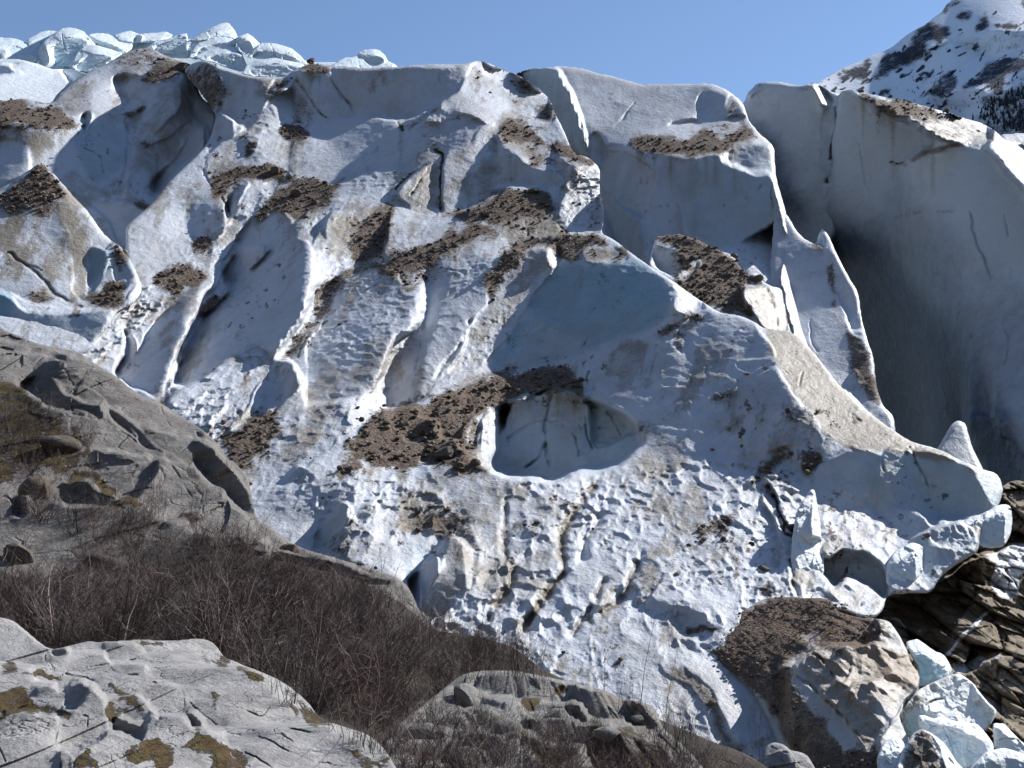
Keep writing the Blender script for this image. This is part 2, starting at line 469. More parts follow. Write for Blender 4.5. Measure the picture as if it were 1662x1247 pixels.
# ------------------------------------------------------------------ materials
class NT:
    def __init__(s, name):
        s.m = bpy.data.materials.new(name); s.m.use_nodes = True
        s.t = s.m.node_tree; s.n = s.t.nodes; s.n.clear()
        s.out = s.n.new("ShaderNodeOutputMaterial"); s.b = s.n.new("ShaderNodeBsdfPrincipled")
        s.t.links.new(s.b.outputs[0], s.out.inputs[0])
        s.geo = s.n.new("ShaderNodeNewGeometry")
    def L(s, a, b): s.t.links.new(a, b)
    def put(s, sock, v):
        if hasattr(v, 'links'): s.L(v, sock)
        elif isinstance(v, tuple) and len(v) == 3 and sock.type == 'RGBA': sock.default_value = (*v, 1)
        else: sock.default_value = v
    def noise(s, scale, detail=5, rough=0.6, vec=None, dist=0.0):
        n = s.n.new("ShaderNodeTexNoise"); n.inputs['Scale'].default_value = scale; n.inputs['Detail'].default_value = detail
        n.inputs['Roughness'].default_value = rough; n.inputs['Distortion'].default_value = dist
        s.L(vec if vec is not None else s.geo.outputs['Position'], n.inputs['Vector']); return n.outputs['Fac']
    def vor(s, scale, feature='F1', vec=None):
        n = s.n.new("ShaderNodeTexVoronoi"); n.feature = feature; n.inputs['Scale'].default_value = scale
        s.L(vec if vec is not None else s.geo.outputs['Position'], n.inputs['Vector']); return n
    def vmul(s, v, k):
        n = s.n.new("ShaderNodeVectorMath"); n.operation = 'MULTIPLY'; s.L(v, n.inputs[0]); n.inputs[1].default_value = k; return n.outputs[0]
    def math(s, op, a, b=0.0, clamp=False):
        n = s.n.new("ShaderNodeMath"); n.operation = op; n.use_clamp = clamp; s.put(n.inputs[0], a); s.put(n.inputs[1], b); return n.outputs[0]
    def step(s, v, lo, hi):
        n = s.n.new("ShaderNodeMapRange"); n.interpolation_type = 'SMOOTHSTEP'
        s.put(n.inputs['Value'], v); n.inputs['From Min'].default_value = lo; n.inputs['From Max'].default_value = hi; return n.outputs[0]
    def mix(s, fac, a, b, mode='MIX'):
        n = s.n.new("ShaderNodeMix"); n.data_type = 'RGBA'; n.blend_type = mode; s.put(n.inputs[0], fac); s.put(n.inputs[6], a); s.put(n.inputs[7], b); return n.outputs[2]
    def attr(s):
        n = s.n.new("ShaderNodeAttribute"); n.attribute_name = "stain_tone"; c = s.n.new("ShaderNodeSeparateColor"); s.L(n.outputs['Color'], c.inputs[0]); return c.outputs
    def bump(s, h, dist, strength=1.0, prev=None):
        n = s.n.new("ShaderNodeBump"); n.inputs['Distance'].default_value = dist; n.inputs['Strength'].default_value = strength
        s.L(h, n.inputs['Height'])
        if prev is not None: s.L(prev, n.inputs['Normal'])
        return n.outputs[0]
    def done(s, col, rough=0.7, normal=None, spec=0.3):
        s.put(s.b.inputs['Base Color'], col); s.put(s.b.inputs['Roughness'], rough)
        s.b.inputs['Specular IOR Level'].default_value = spec
        if normal is not None: s.L(normal, s.b.inputs['Normal'])
        return s.m

def ice_mat(name, snow=(0.58, 0.615, 0.67), ice=(0.24, 0.40, 0.48), grey=0.5, scale=1.0, dirtcol=(0.122, 0.090, 0.067), tancol=(0.31, 0.275, 0.225), spec=0.35, rough=0.5):
    n = NT(name); at = n.attr()
    k = scale
    big = n.noise(0.07 * k, 6, 0.62); mid = n.noise(0.5 * k, 6, 0.68); fine = n.noise(3.2 * k, 6, 0.7)
    streak = n.noise(0.35 * k, 6, 0.65, n.vmul(n.geo.outputs['Position'], (1.0, 1.0, 0.22)))
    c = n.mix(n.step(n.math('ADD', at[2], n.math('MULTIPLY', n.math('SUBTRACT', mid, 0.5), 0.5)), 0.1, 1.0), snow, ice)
    # old silt greying the ice in soft blotches
    c = n.mix(n.math('MULTIPLY', n.step(n.math('ADD', n.math('MULTIPLY', big, 0.55), n.math('MULTIPLY', streak, 0.45)), 0.44, 0.66), grey), c, (0.33, 0.31, 0.285))
    tn = n.math('ADD', at[1], n.math('MULTIPLY', n.math('SUBTRACT', n.math('ADD', n.math('MULTIPLY', streak, 0.55), n.math('MULTIPLY', fine, 0.45)), 0.5), 1.5))
    tan2 = n.mix(mid, tuple(x * 0.72 for x in tancol), tuple(min(1, x * 1.1) for x in tancol))
    c = n.mix(n.math('MULTIPLY', n.step(tn, 0.25, 0.85), n.step(at[1], 0.02, 0.3)), c, tan2)
    # peppered grit
    sp_ = n.noise(1.6 * k, 8, 0.78)
    pep = n.math('MULTIPLY', n.step(sp_, 0.60, 0.72), n.step(big, 0.40, 0.62))
    c = n.mix(n.math('MULTIPLY', pep, 0.55), c, (0.20, 0.17, 0.14))
    dn = n.math('ADD', at[0], n.math('MULTIPLY', n.math('SUBTRACT', n.math('ADD', n.math('MULTIPLY', mid, 0.5), n.math('MULTIPLY', fine, 0.5)), 0.5), 3.0))
    dv = n.vor(3.4 * k); dv2 = n.vor(9.0 * k)
    cr = n.n.new("ShaderNodeSeparateColor"); n.L(dv2.outputs['Color'], cr.inputs[0])
    cr1 = n.n.new("ShaderNodeSeparateColor"); n.L(dv.outputs['Color'], cr1.inputs[0])
    d1 = n.mix(n.math('POWER', cr.outputs[0], 2.2), tuple(x * 0.55 for x in dirtcol), tuple(x * 2.4 for x in dirtcol))
    d1 = n.mix(n.math('MULTIPLY', n.step(cr1.outputs[1], 0.80, 0.95), 0.7), d1, (0.20, 0.175, 0.15))
    d1 = n.mix(n.step(mid, 0.35, 0.7), d1, dirtcol)
    dm = n.math('MULTIPLY', n.step(dn, 0.30, 0.85), n.step(at[0], 0.03, 0.25))
    c = n.mix(dm, c, d1)
    b = n.bump(fine, 0.16 / k, 0.55)
    b = n.bump(n.noise(1.2 * k, 5, 0.6), 0.35 / k, 0.45, b)
    b = n.bump(n.math('MULTIPLY', dm, n.math('SUBTRACT', 1.0, dv.outputs['Distance'])), 0.12 / k, 0.7, b)
    rg = n.mix(dm, n.mix(fine, (rough - .12,) * 3, (rough + .2,) * 3), (0.95,) * 3)
    return n.done(c, rg, b, spec)

def rock_mat(name, base=(0.27, 0.262, 0.25), dark=(0.10, 0.095, 0.09), light=(0.40, 0.39, 0.375), moss=(0.085, 0.065, 0.025), scale=1.0, stain_tone=(0.20, 0.165, 0.125), lichen=0.5, crack=1.0, seam=None):
    n = NT(name); at = n.attr(); k = scale
    pos = n.geo.outputs['Position']
    big = n.noise(0.25 * k, 6, 0.6); mid = n.noise(1.4 * k, 8, 0.68); fine = n.noise(9 * k, 6, 0.7)
    str_ = n.noise(1.1 * k, 7, 0.66, n.vmul(pos, (0.45, 1.0, 1.7)), 0.4)
    c = n.mix(n.step(str_, 0.36, 0.66), dark if False else tuple(x * 0.62 for x in base), base)
    c = n.mix(n.step(mid, 0.5, 0.75), c, light)
    c = n.mix(n.math('MULTIPLY', n.step(big, 0.5, 0.72), 0.75), c, stain_tone)
    c = n.mix(n.math('MULTIPLY', n.step(n.noise(2.7 * k, 8, 0.75), 0.56, 0.70), 0.75), c, dark)
    c = n.mix(n.math('MULTIPLY', n.step(n.noise(4.1 * k, 8, 0.78), 0.58, 0.68), lichen), c, tuple(min(1, x * 1.25) for x in light))
    c = n.mix(n.math('MULTIPLY', at[1], 0.85), c, dark)  # T: dark cracks, plus shade painted on facets turned from the sun
    c = n.mix(n.math('MULTIPLY', n.step(fine, 0.3, 0.7), 0.35), c, tuple(x * 0.6 for x in base))
    ck = n.vor(0.55 * k, 'DISTANCE_TO_EDGE', n.mix(0.75, pos, n.mix(1.0, pos, n.noise(1.0 * k, 4, 0.6), 'ADD')))
    ckl = n.math('MULTIPLY', n.math('SUBTRACT', 1.0, n.step(ck.outputs['Distance'], 0.0, 0.028)), n.step(mid, 0.42, 0.55))
    c = n.mix(n.math('MULTIPLY', ckl, 0.45 * crack), c, tuple(x * 0.3 for x in dark))
    if seam: c = n.mix(n.math('MULTIPLY', n.step(n.noise(1.0 * k, 5, 0.6, n.vmul(pos, (2.2, 1, 0.5))), 0.5, 0.66), 0.8), c, seam)
    mo = n.math('ADD', at[0], n.math('MULTIPLY', n.math('SUBTRACT', n.math('ADD', n.math('MULTIPLY', mid, 0.6), n.math('MULTIPLY', fine, 0.4)), 0.5), 1.8))
    mm = n.math('MULTIPLY', n.step(mo, 0.42, 0.58), n.step(at[0], 0.02, 0.2))
    mcol = n.mix(n.step(n.noise(9 * k, 7, 0.75), 0.38, 0.62), tuple(x * 0.3 for x in moss), tuple(x * 1.9 for x in moss))
    mcol = n.mix(n.step(n.noise(2.2 * k, 5, 0.7), 0.42, 0.6), mcol, (0.12, 0.075, 0.035))
    c = n.mix(mm, c, mcol)
    # remaining snow, carried by the blue channel
    c = n.mix(n.step(n.math('ADD', at[2], n.math('MULTIPLY', n.math('SUBTRACT', mid, 0.5), 1.0)), 0.45, 0.6), c, (0.80, 0.82, 0.86))
    b = n.bump(mid, 0.30 / k, 0.65)
    b = n.bump(fine, 0.05 / k, 0.7, b)
    b = n.bump(n.math('SUBTRACT', 1.0, ckl), 0.06 / k, 0.8, b)
    b = n.bump(n.math('MULTIPLY', mm, n.noise(25 * k, 4, 0.7)), 0.10 / k, 0.8, b)
    return n.done(c, 0.88, b, 0.2)

ICE = ice_mat("glacier_ice")
WALL = ice_mat("shade_tinted_wall_ice", snow=(0.60, 0.66, 0.71), ice=(0.034, 0.062, 0.125), grey=0.15, scale=0.7)  # near-black ice colour paints the crevasse shadow into the wall
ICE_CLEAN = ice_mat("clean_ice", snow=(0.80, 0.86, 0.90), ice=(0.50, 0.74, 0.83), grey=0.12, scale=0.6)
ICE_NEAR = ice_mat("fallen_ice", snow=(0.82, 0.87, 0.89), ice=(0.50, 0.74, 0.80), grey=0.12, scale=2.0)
ROCK = rock_mat("ice_polished_rock", base=(0.25, 0.235, 0.22), dark=(0.085, 0.08, 0.075), light=(0.31, 0.295, 0.275), stain_tone=(0.21, 0.19, 0.165), scale=0.55, lichen=0.25, crack=0.2)
SLAB = rock_mat("pale_gneiss", base=(0.40, 0.39, 0.385), dark=(0.13, 0.125, 0.12), light=(0.47, 0.465, 0.46), scale=2.2, stain_tone=(0.33, 0.315, 0.30), lichen=0.45, crack=0.3)
CLIFF = rock_mat("blocky_brown_rock", base=(0.34, 0.28, 0.205), dark=(0.10, 0.083, 0.07), light=(0.46, 0.39, 0.29), stain_tone=(0.38, 0.28, 0.15), scale=0.5, lichen=0.3, moss=(0.06, 0.05, 0.04))

# ------------------------------------------------------------------ valley floor; unseen slopes added round it to cut low sky light
def ground():
    R = np.concatenate((np.linspace(0, 60, 13)[1:], np.geomspace(70, 9000, 60)))
    TH = np.linspace(0, 2 * np.pi, 181)[:-1]
    rr, tt = np.meshgrid(R, TH, indexing='ij')
    x, y = rr * np.sin(tt), rr * np.cos(tt)
    front = np.clip((np.cos(tt) - 0.55) / 0.25, 0, 1)
    rise = np.clip((rr - 350) / 2200, 0, 1) ** 1.3
    z = -9.5 + rise * 1150 * (1 + 0.7 * fbm(x / 900, y / 900, 77, 5)) * (1 - front) + fbm(x / 14, y / 14, 78, 3) * 0.8
    V = np.concatenate((np.array([[0, 0, -9.5]]), np.stack((x, y, z), -1).reshape(-1, 3)))
    n = len(TH); i = np.arange(n); j = (i + 1) % n
    q = []
    for k in range(len(R) - 1):
        a = 1 + k * n; q.append(np.stack((a + i, a + j, a + n + j, a + n + i), 1)[:, ::-1])
    t = np.stack((np.zeros(n, int), 1 + j, 1 + i), 1)[:, ::-1]
    me = mesh_np("ground", V, np.concatenate(q), t)
    n = NT("outwash_ground")
    c = n.mix(n.step(n.noise(0.01, 6, 0.6), 0.4, 0.6), (0.035, 0.042, 0.032), (0.10, 0.095, 0.085))
    me.materials.append(n.done(c, 0.95))
    o = bpy.data.objects.new("ground", me); COL.objects.link(o)
    return tag(o, "dark valley floor with unseen slopes added to dim low sky light", "ground", kind="structure")
ground()

# ------------------------------------------------------------------ the glacier (terrain): icefall, cup, spine and snowy apron as one surface
GL = []
# -- upper left face below the skyline
GL += [
 f(0, "0,480 200,480 215,380 300,270 350,190 480,130 480,300 400,420 250,560 0,620", 10, 50, 20),
 f(1, "900,390 930,320 1000,300 1060,330 1090,400 1060,500 1040,560 990,510", -50, 8, 4, D=.65, T=.5),
 f(1, "1040,340 1150,350 1220,375 1390,375 1340,420 1290,490 1240,560 1200,620 1150,610 1080,560 1060,480 1090,400", -20, 18, 5),
 f(1, "1050,550 1150,610 1180,640 1100,680 1000,740 1010,640", -45, 18, 5),
 f(1, "1300,480 1390,390 1412,440 1392,560 1345,630 1315,560", 60, 36, 9, T=.45),
 f(1, "1330,370 1400,375 1390,420 1310,470 1290,450", 0, 50, 3, D=.75),
 f(1, "1200,630 1300,520 1330,620 1370,690 1380,760 1360,800 1250,790 1180,700", 25, 50, 5, U=.35),
 f(1, "1400,395 1460,410 1490,560 1400,600 1385,760 1375,850 1400,850 1440,810 1490,620 1520,600", -75, 12, 3),
 f(1, "1370,610 1440,590 1500,610 1490,660 1400,680 1370,670", 0, 45, 2, D=1),
 f(1, "1090,690 1180,630 1190,700 1110,800 1080,880 1010,920 1000,800 980,760", 30, 46, 5),
 f(1, "1165,690 1230,680 1240,720 1180,770 1160,750", -20, 35, 3, D=.9),
 f(1, "980,760 1000,880 960,980 900,1020 880,1160 780,1250 620,1250 640,1160 740,1060 830,950 920,840", 20, 50, 6),
 f(1, "890,1040 930,1110 1040,1170 1100,1110 1080,1000 960,970", -38, 26, 9),
 f(1, "1050,1200 1250,1030 1430,1000 1400,1100 1320,1246 1090,1246", -46, 30, 8),
 f(1, "1010,1246 1120,1060 1260,930 1310,960 1230,1040 1150,1140 1090,1246", 35, 48, 4, U=.3),
 f(1, "1200,880 1210,900 1130,1020 1090,1060 1070,990", -60, 15, 3),
 f(1, "1270,890 1340,855 1352,910 1300,960 1250,930", 35, 58, 3),
 f(1, "1020,880 1060,820 1200,800 1370,800 1360,860 1250,850 1150,870 1080,960 1035,960", 5, 45, 3, D=1),
 f(1, "920,1170 980,1150 1040,1160 1020,1200 940,1220", 0, 40, 3, D=1),
 f(2, "0,760 60,730 110,650 200,620 330,640 440,610 320,710 330,760 240,800 180,830 110,780 0,850", 5, 48, 3, D=1),
 l(1, "1060,960 1105,1045 1130,1060", 2.0, .8, D=.7),
 l(1, "985,770 995,850 1020,910", 1.2, .5),
]
# -- upper centre mass
GL += [
 f(2, "150,110 340,80 470,100 700,75 900,85 1040,70 1050,120 960,200 850,260 700,350 640,340 450,335 340,300 200,200", -14, 8, 5),
 f(2, "170,120 330,90 440,280 450,335 260,370 170,350 190,250", 14, 14, 4),
 f(2, "160,140 200,190 300,300 240,330 170,340", -30, 10, 5, T=.5, D=.35),
 l(2, "340,110 380,190 440,260 460,320", 2.2, 1.0, D=.3),
 l(2, "175,150 260,260 330,330", 2.5, .8, D=.5),
 f(2, "185,95 280,70 370,80 340,105 220,110", 0, 60, 2, D=.95),
 f(2, "120,370 170,350 250,380 240,430 160,440 120,420", 0, 45, 3, D=1),
 f(2, "1050,66 1130,100 1210,110 1300,190 1400,210 1422,270 1350,260 1340,340 1200,340 1140,380 1080,360 1050,330 960,310 860,370 740,385 690,360 850,260 960,200", 45, 46, 5, U=.3),
 f(2, "270,380 400,345 600,345 660,370 740,400 850,390 860,460 760,520 600,560 450,620 330,640 150,600 150,480 200,420", 0, 47, 4, U=.16),
 f(2, "330,400 600,360 800,400 840,420 700,480 520,510 420,520", -40, 34, 10, U=.1),
 f(2, "760,520 860,440 850,520 780,560 640,660 500,720 330,730 350,690 470,650 600,570", 25, 52, 4, U=.3),
 f(2, "660,690 760,600 860,540 865,800 780,790 720,740", 45, 24, 4, T=.7, U=.1),
 f(2, "890,500 1000,470 1070,380 1120,400 1150,470 1160,560 1190,660 1140,700 1000,760 890,795", 28, 30, 5, T=.38, U=.12),
 f(2, "860,390 960,330 1000,370 990,440 900,480 860,460", -8, 44, 5),
 f(2, "700,350 860,270 870,290 760,350 720,390 690,380", -20, 25, 3, D=.6),
 f(2, "870,360 960,315 1040,320 1020,350 930,350 880,385", -10, 30, 3, D=.5),
 f(2, "1140,370 1200,338 1290,370 1340,420 1400,480 1330,470 1220,450 1150,420", 10, 50, 3, D=.95),
 f(2, "1150,420 1230,450 1340,470 1400,520 1350,560 1280,520 1170,470", 40, 40, 4, T=.7),
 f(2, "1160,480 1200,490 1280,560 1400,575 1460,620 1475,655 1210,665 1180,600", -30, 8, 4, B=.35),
 f(2, "1180,475 1330,470 1420,520 1440,570 1400,580 1280,550 1200,500", 35, 48, 3),
 f(2, "1300,510 1400,500 1430,550 1340,560", 20, 45, 4, D=.7),
 f(2, "1400,460 1440,455 1600,520 1640,570 1647,760 1658,900 1480,890 1440,760 1480,640 1470,560", 45, 26, 4, U=.5, T=.15),
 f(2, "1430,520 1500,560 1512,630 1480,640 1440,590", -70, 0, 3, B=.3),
 f(2, "1395,460 1450,453 1610,530 1600,560 1500,553 1450,510", 5, 55, 2, D=1),
 f(2, "1480,640 1640,600 1650,700 1560,760 1490,720", 40, 20, 4, U=.7, D=.25),
 f(2, "900,800 1050,760 1190,680 1330,670 1420,700 1410,760 1450,820 1480,890 1330,910 1210,925 1130,870 1020,820", 28, 44, 4, T=.7),
 f(2, "900,800 1050,760 1190,680 1330,670 1430,705 1420,790 1370,850 1300,830 1160,840 1030,825", 20, 46, 4, D=1),
 f(2, "1130,860 1290,850 1420,790 1480,890 1300,910 1200,925", 35, 34, 4, T=.8, D=.1),
 f(2, "1340,270 1400,260 1440,300 1420,350 1350,340", 30, 40, 3, D=.75),
 f(2, "1020,110 1070,100 1070,150 1020,170", 30, 40, 3, D=.5),
 f(2, "1190,130 1300,170 1290,220 1230,190", 40, 45, 3, D=.6),
 f(2, "1205,230 1300,240 1320,290 1230,280", 40, 40, 4, D=.35),
 f(2, "1430,0 1431,0 1430,1", 0, 0, 1),
 l(2, "845,480 875,500 882,600 880,700 874,800", 2.4, 1.6, D=1),
 l(2, "660,670 720,620 840,540", 2.0, .6, D=.8),
 l(2, "740,690 790,620 810,580", 1.5, .4, D=.8),
 l(2, "1285,840 1295,900", 1.6, .5, D=1),
 l(2, "1420,820 1490,890", 1.6, .4, D=.8),
 l(2, "680,350 690,380", 3.0, .8, D=.9),
]
# -- ribs below the upper centre
GL += [
 f(2, "330,730 470,720 640,660 600,730 460,780 330,840 250,960 240,1100 230,1246 0,1246 0,1010 130,900 200,820", -50, 38, 6, U=.2),
 f(2, "200,830 340,770 520,710 660,668 640,720 460,770 340,830 285,960 290,1100 270,1246 225,1246 230,1000", 45, 46, 9, U=.35),
 f(2, "350,790 460,780 640,730 640,900 580,1010 480,1030 400,960 330,900", 45, 38, 5, T=.75, D=.2, U=.3),
 f(2, "470,880 600,760 640,760 625,900 580,1010 490,1030 440,960", 25, 40, 6, D=.85),
 f(2, "290,930 400,950 490,1030 350,1110 290,1160 280,1040", 40, 44, 4, T=.3, U=.4),
 f(2, "640,760 680,728 780,790 1000,812 1015,830 1000,850 850,920 700,970 575,1020 620,900", 18, 58, 3, U=.35),
 f(2, "575,1030 700,970 800,950 950,870 1050,840 1130,870 1210,925 1400,900 1500,890 1655,900 1660,950 1560,970 1450,1000 1380,940 1290,970 1200,1050 1130,1150 1110,1200 1095,1150 1150,1030 1210,940 1100,900 960,960 830,1060 795,1080 690,1075 500,1070 380,1150 280,1246 250,1235 310,1130 440,1060", 5, 50, 3, D=1),
 f(2, "960,950 1100,900 1205,950 1130,1060 1000,1080 850,1090 880,1030", 15, 54, 4, U=.4),
 f(2, "700,1080 790,1060 760,1140 700,1150", -10, 35, 5, D=.8),
 f(4, "390,510 560,370 640,240 750,210 810,230 740,330 640,440 660,520 600,620 480,560", 5, 46, 5, U=.75),
 f(4, "600,360 660,480 640,560 600,640 560,600 600,520", -60, 14, 4, U=.4),
 f(4, "600,640 680,470 760,330 900,200 1070,110 1050,180 980,230 930,370 880,470 800,640 770,745 700,700", -50, 37, 5, U=.25),
 f(4, "900,330 975,205 1065,112 1075,150 995,235 950,340 910,385", 55, 44, 9, U=.3),
 f(4, "950,345 1000,270 1090,210 1120,220 965,360 905,490 840,640 800,760 765,760 820,600 880,470", -60, 16, 9, D=.5),
 f(4, "960,290 1010,240 1100,230 1020,290 950,350", 5, 40, 3, D=.9),
 f(4, "1080,120 1200,0 1330,0 1180,150 1120,220", -60, 8, 4, T=.2),
 f(4, "1110,210 1200,150 1330,0 1500,0 1500,250 1400,430 1300,540 1220,490 1100,540 960,660 820,710 860,600 960,360", -52, 37, 6, U=.25),
 f(4, "1490,0 1600,60 1590,150 1530,230 1490,300", 48, 45, 9, U=.35),
 f(4, "780,750 960,650 1110,540 1220,480 1300,510 1280,620 1320,680 1270,800 1150,880 1060,940 930,850", 15, 56, 4, U=.7),
 f(4, "1260,650 1322,680 1300,760 1230,845 1150,890 1090,900 1180,790", 60, 34, 4, T=.35, U=.2),
 f(4, "1540,200 1640,140 1662,150 1600,290 1500,410 1390,560 1330,580 1400,460 1510,300", -55, 20, 9, D=.72),
 f(4, "1290,560 1400,560 1450,640 1390,720 1310,800 1330,680", -60, 16, 6, D=.25),
 f(4, "1060,940 1150,880 1280,810 1340,870 1310,960 1240,1010 1180,1075", 10, 45, 3, D=1),
 f(4, "740,200 760,145 850,95 990,115 1000,150 900,210 820,270 790,200", 5, 48, 3, D=1),
 l(4, "1600,240 1500,420 1440,540", 1.8, .5, D=.6),
]
# -- the cup wall
GL += [
 f(5, "280,90 420,100 515,120 515,330 400,430 280,650 170,780 0,880 0,470 80,330 130,200", -40, 41, 7, U=.35),
 f(5, "512,120 524,120 520,330 440,480 365,640 335,720 170,800 160,760 260,640 350,500 400,420 512,300", 55, 46, 9, U=.4),
 f(5, "525,110 620,110 560,300 500,540 440,725 338,725 380,540 450,440 522,320", -62, 22, 9),
 f(5, "560,110 640,90 850,40 800,250 720,330 690,470 600,560 480,660 500,540 540,330", -34, 22, 10),
 f(5, "850,50 1080,10 1120,80 980,280 900,420 800,520 600,610 480,715 700,480 730,360 810,250", -6, 24, 8, T=.15),
 f(5, "870,40 970,20 890,150 830,240 805,260 803,180 840,90", -10, 20, 5, D=.85),
 f(5, "420,110 515,90 510,130 470,180 430,160", -10, 40, 5, D=.6),
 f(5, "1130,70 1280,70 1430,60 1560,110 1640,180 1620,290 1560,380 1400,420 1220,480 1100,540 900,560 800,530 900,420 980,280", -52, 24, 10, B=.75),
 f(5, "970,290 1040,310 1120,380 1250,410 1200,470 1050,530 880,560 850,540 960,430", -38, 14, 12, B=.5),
 f(5, "1080,0 1120,0 1140,60 1100,90 1070,60", 60, 30, 4),
 f(5, "1140,10 1300,0 1420,10 1430,60 1280,70 1230,60 1150,50", 10, 52, 4, D=.9),
 f(5, "1220,20 1330,0 1410,30 1380,60 1250,65", 30, 45, 4, T=.8, D=.2),
 f(5, "480,720 700,625 860,590 1100,545 1220,480 1400,430 1560,390 1660,300 1660,700 1560,760 1500,880 1450,780 1380,700 1260,690 1200,610 1100,560 860,600 600,700", -46, 40, 10, U=.14),
 f(5, "350,730 480,715 700,630 860,585 1080,550 1180,570 1240,640 1255,715 1200,670 1110,650 900,690 800,740 780,800 700,860 740,920 840,1010 700,1020 570,990 510,970 400,1010 230,950 170,860 260,820", 10, 44, 4, D=1, U=.1, R=.3),
 f(5, "500,960 640,870 700,880 680,940 560,1000", -45, 5, 3, D=1),
 f(5, "440,870 520,790 600,800 560,870", -40, 12, 4, D=1),
 f(5, "690,850 770,760 780,800 760,900 830,1010 780,990 720,920", 55, 25, 4, T=.9, D=.15),
 f(5, "775,770 830,720 935,685 900,760 862,830 842,900 836,960 838,1015 790,960 780,850", 88, 26, 3, U=.5),
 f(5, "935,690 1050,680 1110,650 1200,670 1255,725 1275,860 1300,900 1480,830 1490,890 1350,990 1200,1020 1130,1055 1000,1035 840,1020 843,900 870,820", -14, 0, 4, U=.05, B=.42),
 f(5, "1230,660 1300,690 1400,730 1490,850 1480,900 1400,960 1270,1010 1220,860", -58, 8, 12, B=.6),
 r(5, "870,720 1000,680 1110,660 1220,680 1330,720 1440,790 1495,870 1420,940 1350,990 1200,1020 1130,1052 1000,1035 842,1018 845,900 850,800", 4.5, 3),
 r(5, "530,130 600,130 550,330 490,560 440,720 345,722 390,540 455,440", 2.2, 9), r(4, "1540,200 1640,150 1600,290 1500,410 1390,560 1330,580 1400,460 1510,300", 2.4, 8), r(4, "950,345 1090,215 975,370 915,490 850,640 805,760 765,755 815,600 875,470", 2.4, 7),
 l(5, "1110,650 1075,780 1080,900 1095,980", 2.6, .5, D=.45),
 l(5, "1075,770 1000,790 900,870", 2.2, .3, D=.35),
 l(5, "1085,770 1150,810 1190,870 1210,940", 2.2, .3, D=.4),
 l(5, "1075,880 1040,950 990,990", 2.2, .6, D=.35),
 l(5, "1235,700 1245,820 1280,900", 2.0, .6, D=.4),
 l(5, "1345,740 1400,840", 1.8, .4, D=.3),
 l(5, "1260,405 1215,470", 1.8, .6, D=.8),
 l(5, "720,340 700,420 610,550 570,610", 3.5, .7, D=.25),
 l(5, "520,150 510,450 450,700", 3.0, .8, D=.25),
 l(5, "900,400 900,450", 2.0, .5, D=.2),
]
# -- the right hand slope up to the silty spine
GL += [
 f(0, "1095,500 1170,512 1240,535 1255,560 1262,600 1290,640 1330,690 1340,730 1290,770 1200,750 1050,755 1020,760 1040,700 1060,620 1080,560", -50, 40, 9, U=.2),
 f('T', "330,300 480,420 530,540 470,600 330,560 380,440 300,350", 45, 42, 5, U=.2),
 f('T', "270,700 300,640 390,620 480,560 560,570 500,620 400,650 340,720 270,740", -10, 35, 3, D=.8),
 f('T', "330,760 400,730 420,760 400,820 350,790", -10, 35, 3, D=.7),
 f('T', "740,860 960,850 780,940 700,900", -45, 20, 6, B=.3),
 f('T', "550,1090 680,1040 730,1000 700,1080 600,1120", -45, 12, 4, D=.75),
 f('T', "780,960 960,860 990,880 900,930 790,970", 10, 40, 3, T=.6, D=.25),
 l('T', "450,900 440,1000 400,1090", 3.0, .4, D=.5),
 l('T', "540,900 540,950", 3.5, .3, D=.5),
 l('T', "230,830 180,1020", 1.6, .3, D=.4),
 f(0, "1222,520 1240,531 1284,539 1308,558 1333,585 1382,643 1438,688 1478,714 1526,730 1598,761 1570,762 1500,742 1440,738 1380,727 1340,702 1300,652 1262,600 1250,560", 26, 47, 4, T=1, U=.07),
 l('T', "1120,930 1090,1050", 1.5, .3, D=.5),
 l(6, "830,130 890,160", 2.2, .3, D=.6),
 l(6, "960,190 1000,220", 2.2, .3, D=.4),
 f(6, "660,180 760,150 810,180 780,220 700,210", -10, 35, 4, D=.55),
 f(6, "740,200 840,260 830,320 760,300 740,250", -35, 28, 5, D=.3),
]
